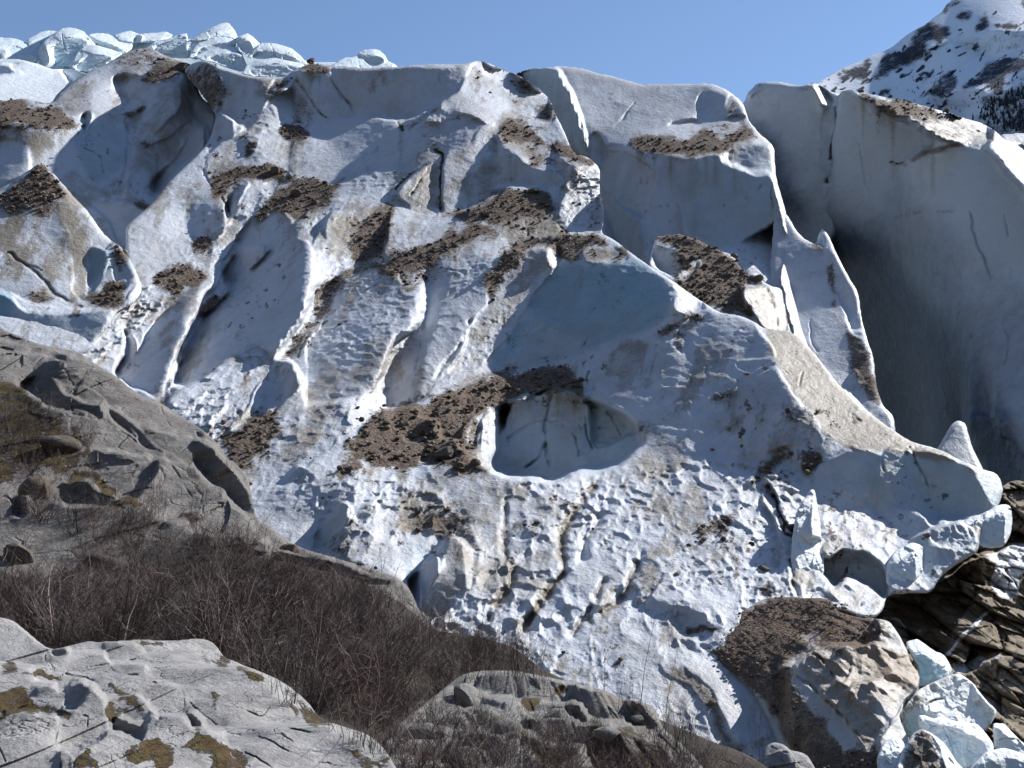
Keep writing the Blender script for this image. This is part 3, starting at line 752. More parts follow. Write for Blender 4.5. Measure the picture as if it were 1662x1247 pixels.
# -- apron
GL += [
 f(0, "410,790 480,730 560,680 610,660 575,760 640,770 700,790 760,775 905,785 960,770 1020,748 1100,742 1300,762 1300,860 1292,970 1200,985 1150,1050 1250,1260 600,1260 690,990 620,890 520,890 415,840", 27, 56, 10, U=.62),
 f('B', "0,480 300,140 560,60 720,20 640,180 560,320 440,420 300,560 100,620 60,600", 0, 50, 8, U=.38),
 f('B', "640,180 720,10 900,0 880,90 760,200", 60, 44, 4, U=.2),
 f('B', "80,720 250,640 420,600 600,560 710,640 720,740 560,760 350,850 300,820 100,830", -32, 30, 10, U=.4),
 f('B', "440,1010 450,880 530,800 600,720 640,700 690,740 640,850 560,980 500,1040", -65, 8, 3, B=.4, U=.1),
 f('B', "330,860 420,790 550,750 560,780 470,840 440,1000 330,960 280,910", 30, 54, 3, U=.4),
 f('B', "560,960 660,860 720,760 830,680 850,760 720,900 640,1030 520,1040", -45, 25, 4, D=.45, T=.4),
 f('B', "640,1060 800,820 960,690 1060,640 1100,760 960,840 800,950 720,1080", 35, 52, 4, U=.45),
 f('B', "480,460 600,340 720,360 720,420 600,500 500,520", 20, 55, 4, U=.5),
 f('B', "560,540 660,430 760,440 720,520 600,560", -10, 35, 4, D=.8),
 f('B', "200,600 330,480 420,510 400,580 260,600", -20, 35, 5, D=.35, U=.6),
 f('B', "700,530 830,462 890,540 830,600 740,620", 30, 54, 3, U=.4),
 f('B', "900,540 1040,480 1150,530 1235,590 1180,610 1050,590 950,590", 35, 56, 3, T=.2),
 f('B', "960,780 1060,660 1140,620 1400,700 1420,900 1320,930 1200,900 1000,900", 15, 45, 8, D=.35, T=.85, U=.45),
 f(0, "680,790 900,785 940,800 890,960 800,1000 740,880 690,830", 18, 50, 12, T=.45, U=.5),
 f(8, "310,190 430,130 540,170 530,240 400,230", 10, 42, 6, D=.7),
 f(8, "560,180 620,290 600,310 560,280 520,230", -20, 40, 5, D=.6),
 f(8, "770,180 880,160 870,230 760,250", -10, 35, 6, D=.5),
 f(8, "50,350 200,260 440,245 400,330 300,420 180,360", 40, 50, 4, U=.35),
 f(8, "480,240 440,300 330,400 300,440 350,560 410,480 460,340", -78, 0, 3, B=.4, U=.05),
 f(8, "300,300 420,280 330,400 290,430", 50, 40, 5, B=.5),
 f(8, "485,240 545,290 560,400 555,480 430,590 360,570 420,450", -12, 22, 3, T=.6, U=.1),
 f(8, "545,290 580,300 570,470 550,480 560,400", 70, 30, 2, T=.6),
 l(8, "725,80 720,300 735,420 690,520 650,600", 7, .5, D=.4, T=.7),
 l(8, "1110,20 1060,80 990,200 970,300 990,380 900,500 800,640", 9, .8, D=.45, T=.85),
 l(8, "1310,330 1270,400 1240,500 1090,610", 8, .7, D=.38, T=.7),
 l(8, "1140,430 1090,560 1010,660", 7, .7, D=.32, T=.6),
 l(8, "1160,90 1080,240 1050,380", 8, .9, D=.15, T=.4),
 l(8, "680,540 740,460 760,380", 6, .5, D=.4, T=.6),
 f(8, "800,640 870,500 1000,420 1120,430 1100,560 1000,650 880,700", 25, 54, 5, U=.6),
 f('E', "190,440 480,300 700,230 860,180 960,190 1000,240 1120,290 1200,250 1250,240 1210,370 1130,480 1000,620 860,800 560,690 480,600", 20, 60, 6, U=.25),
 f('E', "560,560 720,500 860,480 1020,500 1140,560 1300,760 1460,960 1600,1200 1400,1246 1100,900 860,810 640,700", 15, 58, 8, U=.3),
 f('E', "1150,500 1240,470 1420,550 1560,640 1662,820 1662,1246 1640,1246 1480,900 1400,720 1300,660 1200,560", 30, 58, 5, U=.18),
 f('E', "1100,580 1200,560 1300,640 1420,730 1480,880 1560,1060 1640,1246 1600,1246 1440,960 1300,740 1140,640", 10, 40, 7, T=.9, D=.45, U=.12),
 f('E', "1000,200 1130,130 1300,120 1560,140 1640,210 1560,260 1400,240 1260,200 1150,230 1040,230", 20, 62, 4, U=.3),
 f('E', "1250,210 1270,200 1400,240 1400,300 1280,340 1230,350", -60, 15, 3, B=.3),
 f('E', "1000,180 1250,210 1240,240 1100,280 1000,230", -10, 35, 5, D=.4),
 f('E', "1260,340 1340,310 1400,330 1360,360 1240,370", 0, 50, 2, D=.9),
 f(6, "560,420 650,330 740,310 770,330 700,340 620,430 540,480", 0, 45, 4, D=.7),
 f(6, "750,320 800,310 840,370 770,420 745,370", 10, 45, 3, D=1),
 f(6, "240,730 320,660 430,580 540,545 500,610 420,680 330,740", 5, 50, 5, D=.5),
 f(6, "340,640 420,600 480,600 440,660 350,690", 5, 50, 4, D=.75),
 f(6, "20,900 120,840 200,830 130,940 40,950", 0, 45, 6, D=.4),
 f(6, "540,900 620,860 680,900 640,930 560,930", 0, 45, 4, D=.6),
 f(6, "620,470 650,520 690,640 710,760 735,900 715,900 690,760 650,640 600,540", 60, 40, 3, U=.3),
 l(6, "640,520 680,590 735,670", 3.0, .8, D=1),
 l(6, "700,620 690,660 735,680", 3.0, .5, D=.9),
 l(6, "715,780 728,850 740,920", 3.2, 1.0, D=.9),
]
# -- the collapsed front at the right
GL += [
 f(6, "760,470 800,410 860,370 940,310 1080,330 1200,320 1320,340 1500,410 1575,490 1552,560 1410,605 1300,645 1200,570 1050,560 980,470 900,480 840,550 790,520", -12, 8, 3, B=.5, U=.04),
 f(6, "770,440 870,370 960,330 990,460 900,480 840,550 790,510", -5, 32, 6, B=.25, U=.06),
 f(6, "1085,330 1200,330 1250,450 1310,600 1290,640 1200,570 1060,555", 22, 4, 5, B=.45),
 f(6, "1210,330 1330,350 1490,420 1560,500 1540,550 1420,600 1320,600 1260,470", -28, 6, 5, B=.52),
 f(6, "1480,420 1530,412 1577,490 1552,560 1500,500", 50, 22, 3, T=.3),
 l(6, "1085,330 1080,370 1082,420", 1.6, .5),
 l(6, "1195,310 1240,400 1290,520", 1.5, .4, D=.2),
 f(6, "900,490 985,465 990,560 930,570 885,640 842,640", -20, 10, 3, B=.2),
 f(6, "840,560 890,570 900,620 850,650", 40, 45, 3, U=.3),
 f(6, "980,470 1020,460 1020,600 970,570", 15, 25, 2, B=.2),
 f(6, "842,655 930,570 1000,560 1060,590 1140,660 1195,690 1130,745 1080,790 1000,742 930,742 885,770 842,745", 30, 52, 3, U=.45),
 f(6, "1050,560 1200,575 1290,650 1250,700 1190,690", -45, 38, 3, B=.3),
 r(6, "842,780 885,772 930,744 1000,744 1085,792 1105,880 1090,925 1040,885 940,845 890,885 832,810", 3.0, 2),
 f(6, "838,785 885,772 930,744 1000,744 1085,792 1105,880 1090,925 1040,885 940,845 890,885 832,812", -30, 5, 3, B=.4),
 f(6, "735,780 830,815 890,890 940,850 1040,890 1092,935 1088,980 1050,1012 980,1008 900,965 870,940 760,930 735,860", 28, 52, 4, U=.55),
 f(6, "1190,690 1300,645 1420,620 1490,740 1380,805 1320,855 1280,908 1110,925 1100,880 1200,880 1260,800", -35, 18, 5, B=.4),
 f(6, "1280,650 1400,625 1440,700 1330,730 1280,700", 0, 22, 4, B=.4),
]
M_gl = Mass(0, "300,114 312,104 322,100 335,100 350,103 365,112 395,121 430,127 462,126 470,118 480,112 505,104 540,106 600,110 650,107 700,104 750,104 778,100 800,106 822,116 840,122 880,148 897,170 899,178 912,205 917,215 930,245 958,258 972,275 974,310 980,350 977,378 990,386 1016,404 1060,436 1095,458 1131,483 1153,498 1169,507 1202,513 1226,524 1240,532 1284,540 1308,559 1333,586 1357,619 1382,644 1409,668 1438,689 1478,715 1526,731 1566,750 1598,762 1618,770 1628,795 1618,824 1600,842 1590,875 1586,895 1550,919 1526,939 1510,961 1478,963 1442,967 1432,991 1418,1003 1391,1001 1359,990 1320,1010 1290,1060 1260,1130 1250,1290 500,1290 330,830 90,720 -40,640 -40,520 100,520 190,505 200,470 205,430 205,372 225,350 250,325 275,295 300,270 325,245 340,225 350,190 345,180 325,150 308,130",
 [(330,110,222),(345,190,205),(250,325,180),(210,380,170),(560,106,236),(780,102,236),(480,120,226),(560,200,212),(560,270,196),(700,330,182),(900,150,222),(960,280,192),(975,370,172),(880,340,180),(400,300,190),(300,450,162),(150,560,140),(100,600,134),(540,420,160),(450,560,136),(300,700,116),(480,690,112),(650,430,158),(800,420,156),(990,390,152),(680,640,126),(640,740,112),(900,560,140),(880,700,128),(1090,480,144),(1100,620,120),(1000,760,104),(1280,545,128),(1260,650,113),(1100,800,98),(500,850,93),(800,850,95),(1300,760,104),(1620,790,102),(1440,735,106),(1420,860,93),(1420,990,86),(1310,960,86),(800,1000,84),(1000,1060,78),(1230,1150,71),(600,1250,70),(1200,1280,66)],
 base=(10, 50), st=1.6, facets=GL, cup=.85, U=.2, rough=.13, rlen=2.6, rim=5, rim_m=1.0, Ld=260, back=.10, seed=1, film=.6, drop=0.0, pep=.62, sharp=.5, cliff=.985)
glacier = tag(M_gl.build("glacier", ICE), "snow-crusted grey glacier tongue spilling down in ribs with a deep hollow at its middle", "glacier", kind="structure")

# ------------------------------------------------------------------ separate ice masses
def serac(key, name, mat, label, cat, **kw):
    m = Mass(**kw); o = m.build(name, mat); MASS[key] = m
    return tag(o, label, cat)

serac('dome', "serac", ICE, "domed serac with dirt-specked top and shadowed scoop, below the pale blue icefall", "serac", crop=0,
 outline="-40,168 10,163 40,160 80,167 93,152 130,125 180,99 200,88 220,80 243,78 265,88 285,97 300,103 312,115 330,160 380,200 370,330 290,400 240,440 60,420 -40,380",
 anchors=[(0,170,213),(240,80,242),(200,250,213),(100,330,196),(210,370,182),(345,200,236),(315,115,236),(300,280,222),(260,335,194),(140,200,214),(60,260,205)],
 base=(10, 42), st=1.7, cup=1.6, U=.04, rough=.16, rlen=5, rim=8, rim_m=2.5, Ld=120, back=.2, seed=3, sharp=.4, cliff=.9, pep=.5, film=.55, facets=[
 f(1, "270,490 400,380 530,290 620,250 720,232 850,290 920,390 880,420 700,380 600,350 540,380 440,450 430,560 330,520", 15, 50, 8),
 f(1, "530,320 590,260 680,232 790,240 920,300 860,330 700,300 640,330 560,330", 10, 50, 4, D=.62),
 f(1, "680,380 740,310 840,320 870,350 800,390", 0, 45, 3, D=.95),
 f(1, "850,310 900,305 940,340 915,375 870,350", 0, 30, 3, D=1),
 f(1, "540,380 600,350 700,385 860,420 880,470 850,560 780,620 720,650 680,670 640,600 610,560 600,480 570,440", -40, 26, 8),
 f(1, "430,460 520,420 570,450 600,500 500,560 440,560", 30, 46, 5),
 f(1, "870,400 920,390 950,480 930,560 850,640 760,690 700,700 690,670 780,630 860,550 885,470", 60, 44, 4),
 f(1, "570,530 700,520 700,545 630,560 590,555", 0, 45, 2, D=.9),
 f(1, "610,570 640,590 690,680 740,620 730,680 680,700 640,720 615,640", -40, 22, 3),
 f(1, "670,690 720,670 720,700 680,705", 0, 45, 2, D=.8),
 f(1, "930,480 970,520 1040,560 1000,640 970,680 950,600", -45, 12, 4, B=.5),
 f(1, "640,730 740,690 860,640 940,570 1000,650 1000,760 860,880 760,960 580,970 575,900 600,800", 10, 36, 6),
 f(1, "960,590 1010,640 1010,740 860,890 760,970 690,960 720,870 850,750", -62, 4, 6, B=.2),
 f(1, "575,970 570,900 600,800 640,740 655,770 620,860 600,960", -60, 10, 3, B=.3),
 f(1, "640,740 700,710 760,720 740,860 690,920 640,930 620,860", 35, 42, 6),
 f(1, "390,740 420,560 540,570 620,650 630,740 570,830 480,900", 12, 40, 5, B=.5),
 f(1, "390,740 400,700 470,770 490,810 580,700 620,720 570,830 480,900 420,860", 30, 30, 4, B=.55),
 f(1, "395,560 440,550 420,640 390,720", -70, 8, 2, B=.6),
 f(1, "170,650 300,640 400,620 390,740 470,880 560,960 420,960 300,840 220,800", 30, 40, 6),
 f(1, "-60,480 60,480 200,520 330,540 400,580 410,610 300,600 200,620 100,620 -60,640", 0, 55, 3, D=.9),
 f(1, "-60,600 100,620 240,620 260,700 190,800 170,820 100,700 -60,680", 15, 35, 6, T=.8, D=.15),
 f(1, "-60,680 100,690 150,800 120,850 -60,880", -25, 40, 6, T=.2),
 f(1, "-60,410 100,410 240,460 200,500 60,490 -60,490", 5, 55, 3, D=.55),
 f(1, "410,960 500,970 650,975 760,1000 740,1060 600,1180 540,1100 480,1020", -18, 20, 4, B=.3, T=.15),
 f(1, "650,960 700,950 770,1000 740,1020 690,1010", 0, 45, 2, D=.95),
 l(1, "400,720 470,760 500,820", 1.2, .5),
 l(1, "610,580 625,690 600,790 575,900", 1.6, .6, D=.3),
 ])

serac('bowl', "serac", ICE, "brown-crested rounded serac streaked with silt, above the grey bedrock at the left edge", "serac", crop=0,
 outline="-40,335 0,318 15,300 35,285 50,275 65,266 80,275 95,290 120,320 140,340 165,375 183,392 195,400 210,420 222,445 231,466 229,480 217,491 205,499 192,505 185,516 165,545 140,575 120,610 -40,640",
 anchors=[(65,266,168),(0,320,168),(190,400,163),(100,500,140),(100,590,131),(228,470,156),(195,502,146),(0,450,150),(-30,590,131),(180,470,154)],
 base=(5, 36), st=1.7, cup=1.6, U=.04, rough=.16, rlen=5, rim=6, rim_m=1.5, Ld=110, back=.2, seed=4, pep=.55, film=.75, sharp=.6, facets=[
 f(1, "-60,960 30,920 110,850 200,790 240,840 260,900 330,940 300,970 220,960 140,1010 60,990 -60,1010", 5, 48, 3, D=1),
 f(1, "-60,980 60,980 200,970 300,960 260,1010 180,1050 100,1030 -60,1040", 10, 40, 6, D=.75, T=.8),
 f(1, "120,1000 200,1050 180,1100 260,1200 320,1246 260,1246 160,1130", 20, 34, 6, T=.8, D=.3),
 f(1, "-60,1020 60,1030 120,1080 200,1240 60,1240 -60,1200", 5, 40, 6, T=.5, D=.1),
 f(1, "270,1000 340,960 420,1010 520,1110 545,1160 500,1246 430,1246 440,1150 350,1200 330,1130", 30, 36, 5, T=.25),
 f(1, "350,1130 430,1080 440,1150 390,1246 340,1246", 20, 30, 5, T=.8, D=.2),
 f(4, "-60,0 200,0 340,100 345,180 440,295 300,290 180,230 60,200 -60,190", 15, 42, 8, T=.25),
 f(4, "130,200 200,220 280,270 270,285 140,260", 0, 45, 4, D=.85, T=.8),
 f(4, "340,0 440,0 430,120 410,230 350,220 345,120", 20, 24, 4, T=.75, D=.25),
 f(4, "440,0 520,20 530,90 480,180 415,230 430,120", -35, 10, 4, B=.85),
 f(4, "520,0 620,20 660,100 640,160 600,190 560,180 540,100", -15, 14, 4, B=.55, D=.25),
 f(4, "545,-20 590,10 600,60 560,90 535,60", -10, 20, 3, D=.85),
 f(4, "640,60 690,200 680,240 600,280 610,240 660,180", 70, 36, 3),
 f(4, "480,210 560,175 615,180 610,210 520,240", -20, 10, 3, D=1),
 f(4, "375,240 470,225 600,240 600,290 460,305 400,270", 5, 50, 3, D=1),
 f(4, "0,210 130,250 280,290 440,300 420,310 280,310 120,290 0,260", 15, 55, 4),
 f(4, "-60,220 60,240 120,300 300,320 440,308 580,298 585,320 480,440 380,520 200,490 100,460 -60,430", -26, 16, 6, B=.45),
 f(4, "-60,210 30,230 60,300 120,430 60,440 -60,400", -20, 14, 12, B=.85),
 l(4, "60,30 150,120 260,210 330,260 400,285", 2.4, .4, D=.55, T=.9),
 l(4, "0,60 60,30 90,70 200,130", 1.6, .3, D=.5),
 ])

serac('block', "serac", ICE, "square-faced serac with brown rubble band under its top and a sunlit right edge", "serac", crop=3,
 outline="-140,90 -100,72 -60,66 0,62 30,62 100,70 160,88 200,95 310,125 350,122 400,124 460,122 550,122 600,140 640,165 668,195 690,258 740,310 775,350 785,450 806,530 822,590 830,690 855,790 860,880 880,990 930,1090 990,1180 1050,1247 1070,1320 600,1330 0,760 -140,640 -220,300",
 anchors=[(838,118,262),(1000,110,268),(1180,150,262),(1280,300,228),(1150,400,218),(1150,250,232),(1050,450,214),(1040,330,228),(950,300,250),(960,180,258),(1250,600,186),(1280,450,206),(1330,620,178),(980,420,222)],
 base=(0, 40), st=1.7, cup=1.6, U=.06, rough=.15, rlen=5, rim=7, rim_m=2.0, Ld=120, back=.2, seed=5, pep=.45, film=.3, facets=[
 f(3, "100,70 310,125 550,122 640,165 690,260 600,300 400,300 270,350 180,350 130,300 90,180", -6, 45, 8, U=.1),
 f(3, "520,150 620,150 660,200 640,250 560,240 510,230", -28, 30, 6),
 f(3, "270,330 420,260 560,270 640,240 690,260 640,300 450,320", 15, 54, 5, U=.2),
 f(3, "-150,90 0,70 60,150 120,300 130,400 170,470 330,600 320,760 200,700 160,450 60,350 -100,300", -72, 6, 6, B=.5),
 f(3, "130,310 180,350 260,365 340,430 330,600 220,540 160,460", -42, 14, 5, B=.35),
 f(3, "125,320 150,295 180,340 175,400 140,420", 20, 30, 4),
 f(3, "262,355 320,310 480,310 640,255 700,290 722,312 640,345 590,362 480,382 380,372", 5, 52, 3, D=1, T=.4),
 f(3, "530,290 600,285 620,250 660,270 600,310", 10, 52, 3, D=.2),
 f(3, "620,155 640,180 630,230 600,220", 0, 40, 3, D=.7),
 f(3, "380,380 480,390 620,365 760,330 785,450 812,560 740,640 600,712 460,660 440,560 400,440", -16, 10, 4, B=.45),
 f(3, "620,365 760,330 782,420 700,440 620,410", -10, 26, 8, B=.35),
 f(3, "330,560 370,400 405,440 440,560 455,660 360,680 328,720", 24, 10, 4, B=.2),
 f(3, "430,540 455,560 470,660 450,665", -70, 0, 2),
 f(3, "595,718 740,640 812,570 828,700 806,850 760,840 640,745", 35, 50, 9, U=.35),
 f(3, "778,440 790,450 810,530 825,590 833,690 858,790 863,880 883,990 933,1090 1053,1250 980,1190 850,1020 796,850 812,700 795,560", 88, 30, 3),
 l(3, "275,190 260,230 200,300", 1.6, .5),
 l(3, "775,470 778,560", 1.6, .3, D=.6),
 ])

serac('fin', "ice_fin", ICE, "narrow ice fin with a dark dirt streak, before the deep shadowed crevasse", "ice fin", crop='T',
 outline="950,-60 1010,-10 1050,50 1080,100 1110,130 1150,155 1185,165 1205,120 1225,80 1240,88 1270,130 1300,200 1350,300 1400,390 1440,460 1455,560 1480,680 1500,760 1530,850 1550,1000 1590,1130 1640,1180 1660,1260 1640,1320 1000,1320 900,700",
 anchors=[(1280,370,222),(1335,375,214),(1400,500,195),(1425,640,172),(1260,560,190),(1440,700,160),(1330,600,182)],
 base=(-8, 30), st=1.7, cup=1.6, U=.05, rough=.14, rlen=5, rim=6, rim_m=1.6, Ld=90, back=.12, seed=6, film=.35, facets=[
 f('T', "950,-60 1050,40 1110,140 1230,330 1290,520 1350,740 1400,900 1390,1040 1250,900 1100,600", -12, 36, 8, B=.15),
 f('T', "1240,100 1300,200 1440,460 1480,680 1540,900 1590,1130 1500,800 1400,700 1330,500 1250,300", -35, 8, 6, B=.15),
 f('T', "1245,300 1290,330 1310,450 1340,600 1400,700 1480,760 1535,900 1595,1135 1500,1095 1420,985 1385,790 1300,570 1260,420", -15, 25, 5, D=.75, T=.7),
 f('T', "1105,135 1200,150 1245,195 1180,190 1130,165", 0, 45, 3, D=.9),
 f('T', "1375,1065 1440,1068 1505,1175 1450,1150", 40, 52, 2),
 f('T', "1400,900 1440,960 1400,1060 1370,1040", -60, 10, 4, D=.3),
 l('T', "1160,600 1170,740 1200,800", 2.2, .5),
 ])

serac('hump', "moraine_mound", ICE, "rubble-covered brown ice hump with a chalky streaked end, in front of the square-faced serac", "debris mound", crop='T',
 outline="228,155 250,122 300,118 350,112 362,108 420,122 480,140 560,180 620,210 680,230 705,255 730,290 760,335 790,345 830,338 860,380 920,420 980,440 1000,520 1040,690 1080,720 1100,780 800,860 400,640 200,360",
 anchors=[(1070,385,178),(1170,420,168),(1260,470,160),(1180,500,152),(1290,545,146),(1080,440,170)],
 base=(15, 40), st=1.5, cup=1.2, U=.05, rough=.2, rlen=3, rim=4, rim_m=1.0, Ld=80, back=.08, seed=7, facets=[
 f('T', "225,130 360,105 480,140 700,250 780,350 860,400 800,430 740,440 800,600 700,600 500,520 380,440 340,380 400,300 400,250 370,190 260,160", 15, 44, 4, D=1, R=.4),
 f('T', "225,175 250,160 370,195 402,270 350,370 300,350 230,300", -38, 12, 3, T=.3),
 f('T', "380,330 470,270 500,290 420,360", 40, 40, 4, T=.8, D=.2),
 f('T', "740,430 800,420 860,430 980,455 1045,700 880,670 810,600 770,510", 48, 28, 4, T=.75, U=.1),
 l('T', "900,440 930,520 950,640", 3.0, .5, T=1, D=.5),
 l('T', "985,460 1005,560 1040,690", 2.0, .4, D=.7),
 l('T', "800,500 850,560 870,620", 2.0, .3, D=.3),
 ])

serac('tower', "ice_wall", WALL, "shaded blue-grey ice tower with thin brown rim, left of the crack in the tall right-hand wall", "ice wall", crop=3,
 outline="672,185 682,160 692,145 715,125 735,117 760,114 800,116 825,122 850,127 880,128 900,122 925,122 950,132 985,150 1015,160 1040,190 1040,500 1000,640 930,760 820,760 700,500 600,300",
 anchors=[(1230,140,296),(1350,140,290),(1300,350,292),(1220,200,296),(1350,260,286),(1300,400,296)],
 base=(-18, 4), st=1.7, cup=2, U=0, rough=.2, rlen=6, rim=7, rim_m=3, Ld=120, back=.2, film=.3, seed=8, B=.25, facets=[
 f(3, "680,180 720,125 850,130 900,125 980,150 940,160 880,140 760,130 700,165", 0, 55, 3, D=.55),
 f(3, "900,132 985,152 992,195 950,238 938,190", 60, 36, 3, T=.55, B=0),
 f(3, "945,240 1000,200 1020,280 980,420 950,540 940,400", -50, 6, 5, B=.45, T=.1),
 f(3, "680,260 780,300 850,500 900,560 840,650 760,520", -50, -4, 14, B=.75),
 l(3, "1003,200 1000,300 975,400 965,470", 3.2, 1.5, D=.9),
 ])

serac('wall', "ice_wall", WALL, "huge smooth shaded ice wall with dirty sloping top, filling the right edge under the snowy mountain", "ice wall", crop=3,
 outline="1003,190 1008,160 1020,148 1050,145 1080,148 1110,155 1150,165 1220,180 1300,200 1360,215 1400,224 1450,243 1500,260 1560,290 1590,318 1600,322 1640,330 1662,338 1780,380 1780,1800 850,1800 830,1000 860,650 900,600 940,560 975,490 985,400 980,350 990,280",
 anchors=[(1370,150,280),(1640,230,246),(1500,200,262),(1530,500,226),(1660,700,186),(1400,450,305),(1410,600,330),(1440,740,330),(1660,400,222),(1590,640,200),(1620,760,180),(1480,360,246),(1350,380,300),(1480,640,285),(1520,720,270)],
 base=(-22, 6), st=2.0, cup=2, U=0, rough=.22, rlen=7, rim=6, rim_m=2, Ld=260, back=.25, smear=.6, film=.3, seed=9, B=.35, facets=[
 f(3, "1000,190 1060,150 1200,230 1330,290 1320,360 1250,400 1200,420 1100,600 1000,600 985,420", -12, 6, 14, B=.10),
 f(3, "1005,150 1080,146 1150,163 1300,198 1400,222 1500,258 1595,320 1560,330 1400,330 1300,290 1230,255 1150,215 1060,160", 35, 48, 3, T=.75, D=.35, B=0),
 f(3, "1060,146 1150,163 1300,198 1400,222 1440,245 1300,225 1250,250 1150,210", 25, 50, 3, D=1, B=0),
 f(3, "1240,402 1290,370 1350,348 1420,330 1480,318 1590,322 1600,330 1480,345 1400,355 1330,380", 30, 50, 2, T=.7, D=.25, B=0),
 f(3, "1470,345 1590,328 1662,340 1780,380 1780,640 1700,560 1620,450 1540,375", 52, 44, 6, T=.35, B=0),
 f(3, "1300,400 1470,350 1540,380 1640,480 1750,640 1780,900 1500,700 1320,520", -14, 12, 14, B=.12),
 f(3, "1000,600 1100,640 1250,760 1340,900 1440,1000 1560,1200 1700,1500 1662,1800 900,1800 830,1000 880,650", -78, -14, 26, B=.9),  # high B: the slot's deep shadow put into the colour
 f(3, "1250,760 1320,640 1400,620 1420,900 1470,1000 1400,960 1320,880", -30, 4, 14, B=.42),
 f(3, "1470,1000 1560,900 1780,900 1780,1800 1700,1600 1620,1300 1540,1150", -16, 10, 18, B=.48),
 f('F', "960,890 1080,880 1130,950 1235,1100 1235,1246 1090,1246 1000,1000", -75, -25, 8, B=1),  # darkest part of the slot, shadow painted as ice colour
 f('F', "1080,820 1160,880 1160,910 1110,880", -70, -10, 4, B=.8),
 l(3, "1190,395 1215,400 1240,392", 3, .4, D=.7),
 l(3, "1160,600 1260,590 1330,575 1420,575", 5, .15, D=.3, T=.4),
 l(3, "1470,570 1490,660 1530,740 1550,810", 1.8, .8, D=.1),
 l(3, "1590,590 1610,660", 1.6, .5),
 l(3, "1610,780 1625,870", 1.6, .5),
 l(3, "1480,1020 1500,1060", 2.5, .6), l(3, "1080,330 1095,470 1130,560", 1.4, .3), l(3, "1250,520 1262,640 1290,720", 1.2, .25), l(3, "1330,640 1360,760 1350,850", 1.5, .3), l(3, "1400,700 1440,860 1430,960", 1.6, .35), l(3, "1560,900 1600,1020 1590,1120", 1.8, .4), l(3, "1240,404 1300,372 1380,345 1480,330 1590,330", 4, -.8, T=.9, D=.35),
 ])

serac('cone', "ice_cone", ICE, "small pale ice cone standing in the dark crevasse behind the silty spine", "ice cone", crop=6,
 outline="1290,350 1320,300 1350,250 1370,220 1395,210 1420,222 1432,255 1445,300 1470,360 1500,420 1520,480 1300,480 1270,420",
 anchors=[(1555,688,168),(1530,740,162),(1590,770,160)], base=(-20, 30), st=1.5, U=0, rough=.12, rlen=4, rim=5, rim_m=2, Ld=60, back=.05, seed=10, facets=[
 f(6, "1400,225 1430,260 1490,410 1420,380", 5, 20, 9)])

serac('nub', "serac", ICE, "low pale ice hump peeping over the end of the tall wall at the right edge", "serac", crop=10,
 outline="1500,915 1560,905 1640,902 1720,910 1760,960 1760,1040 1540,1040 1500,980", anchors=[(1625,220,330),(1662,218,330),(1640,240,328)], base=(10, 40), st=1.5, U=0, rim=4, rim_m=2, Ld=60, back=.1, seed=11)

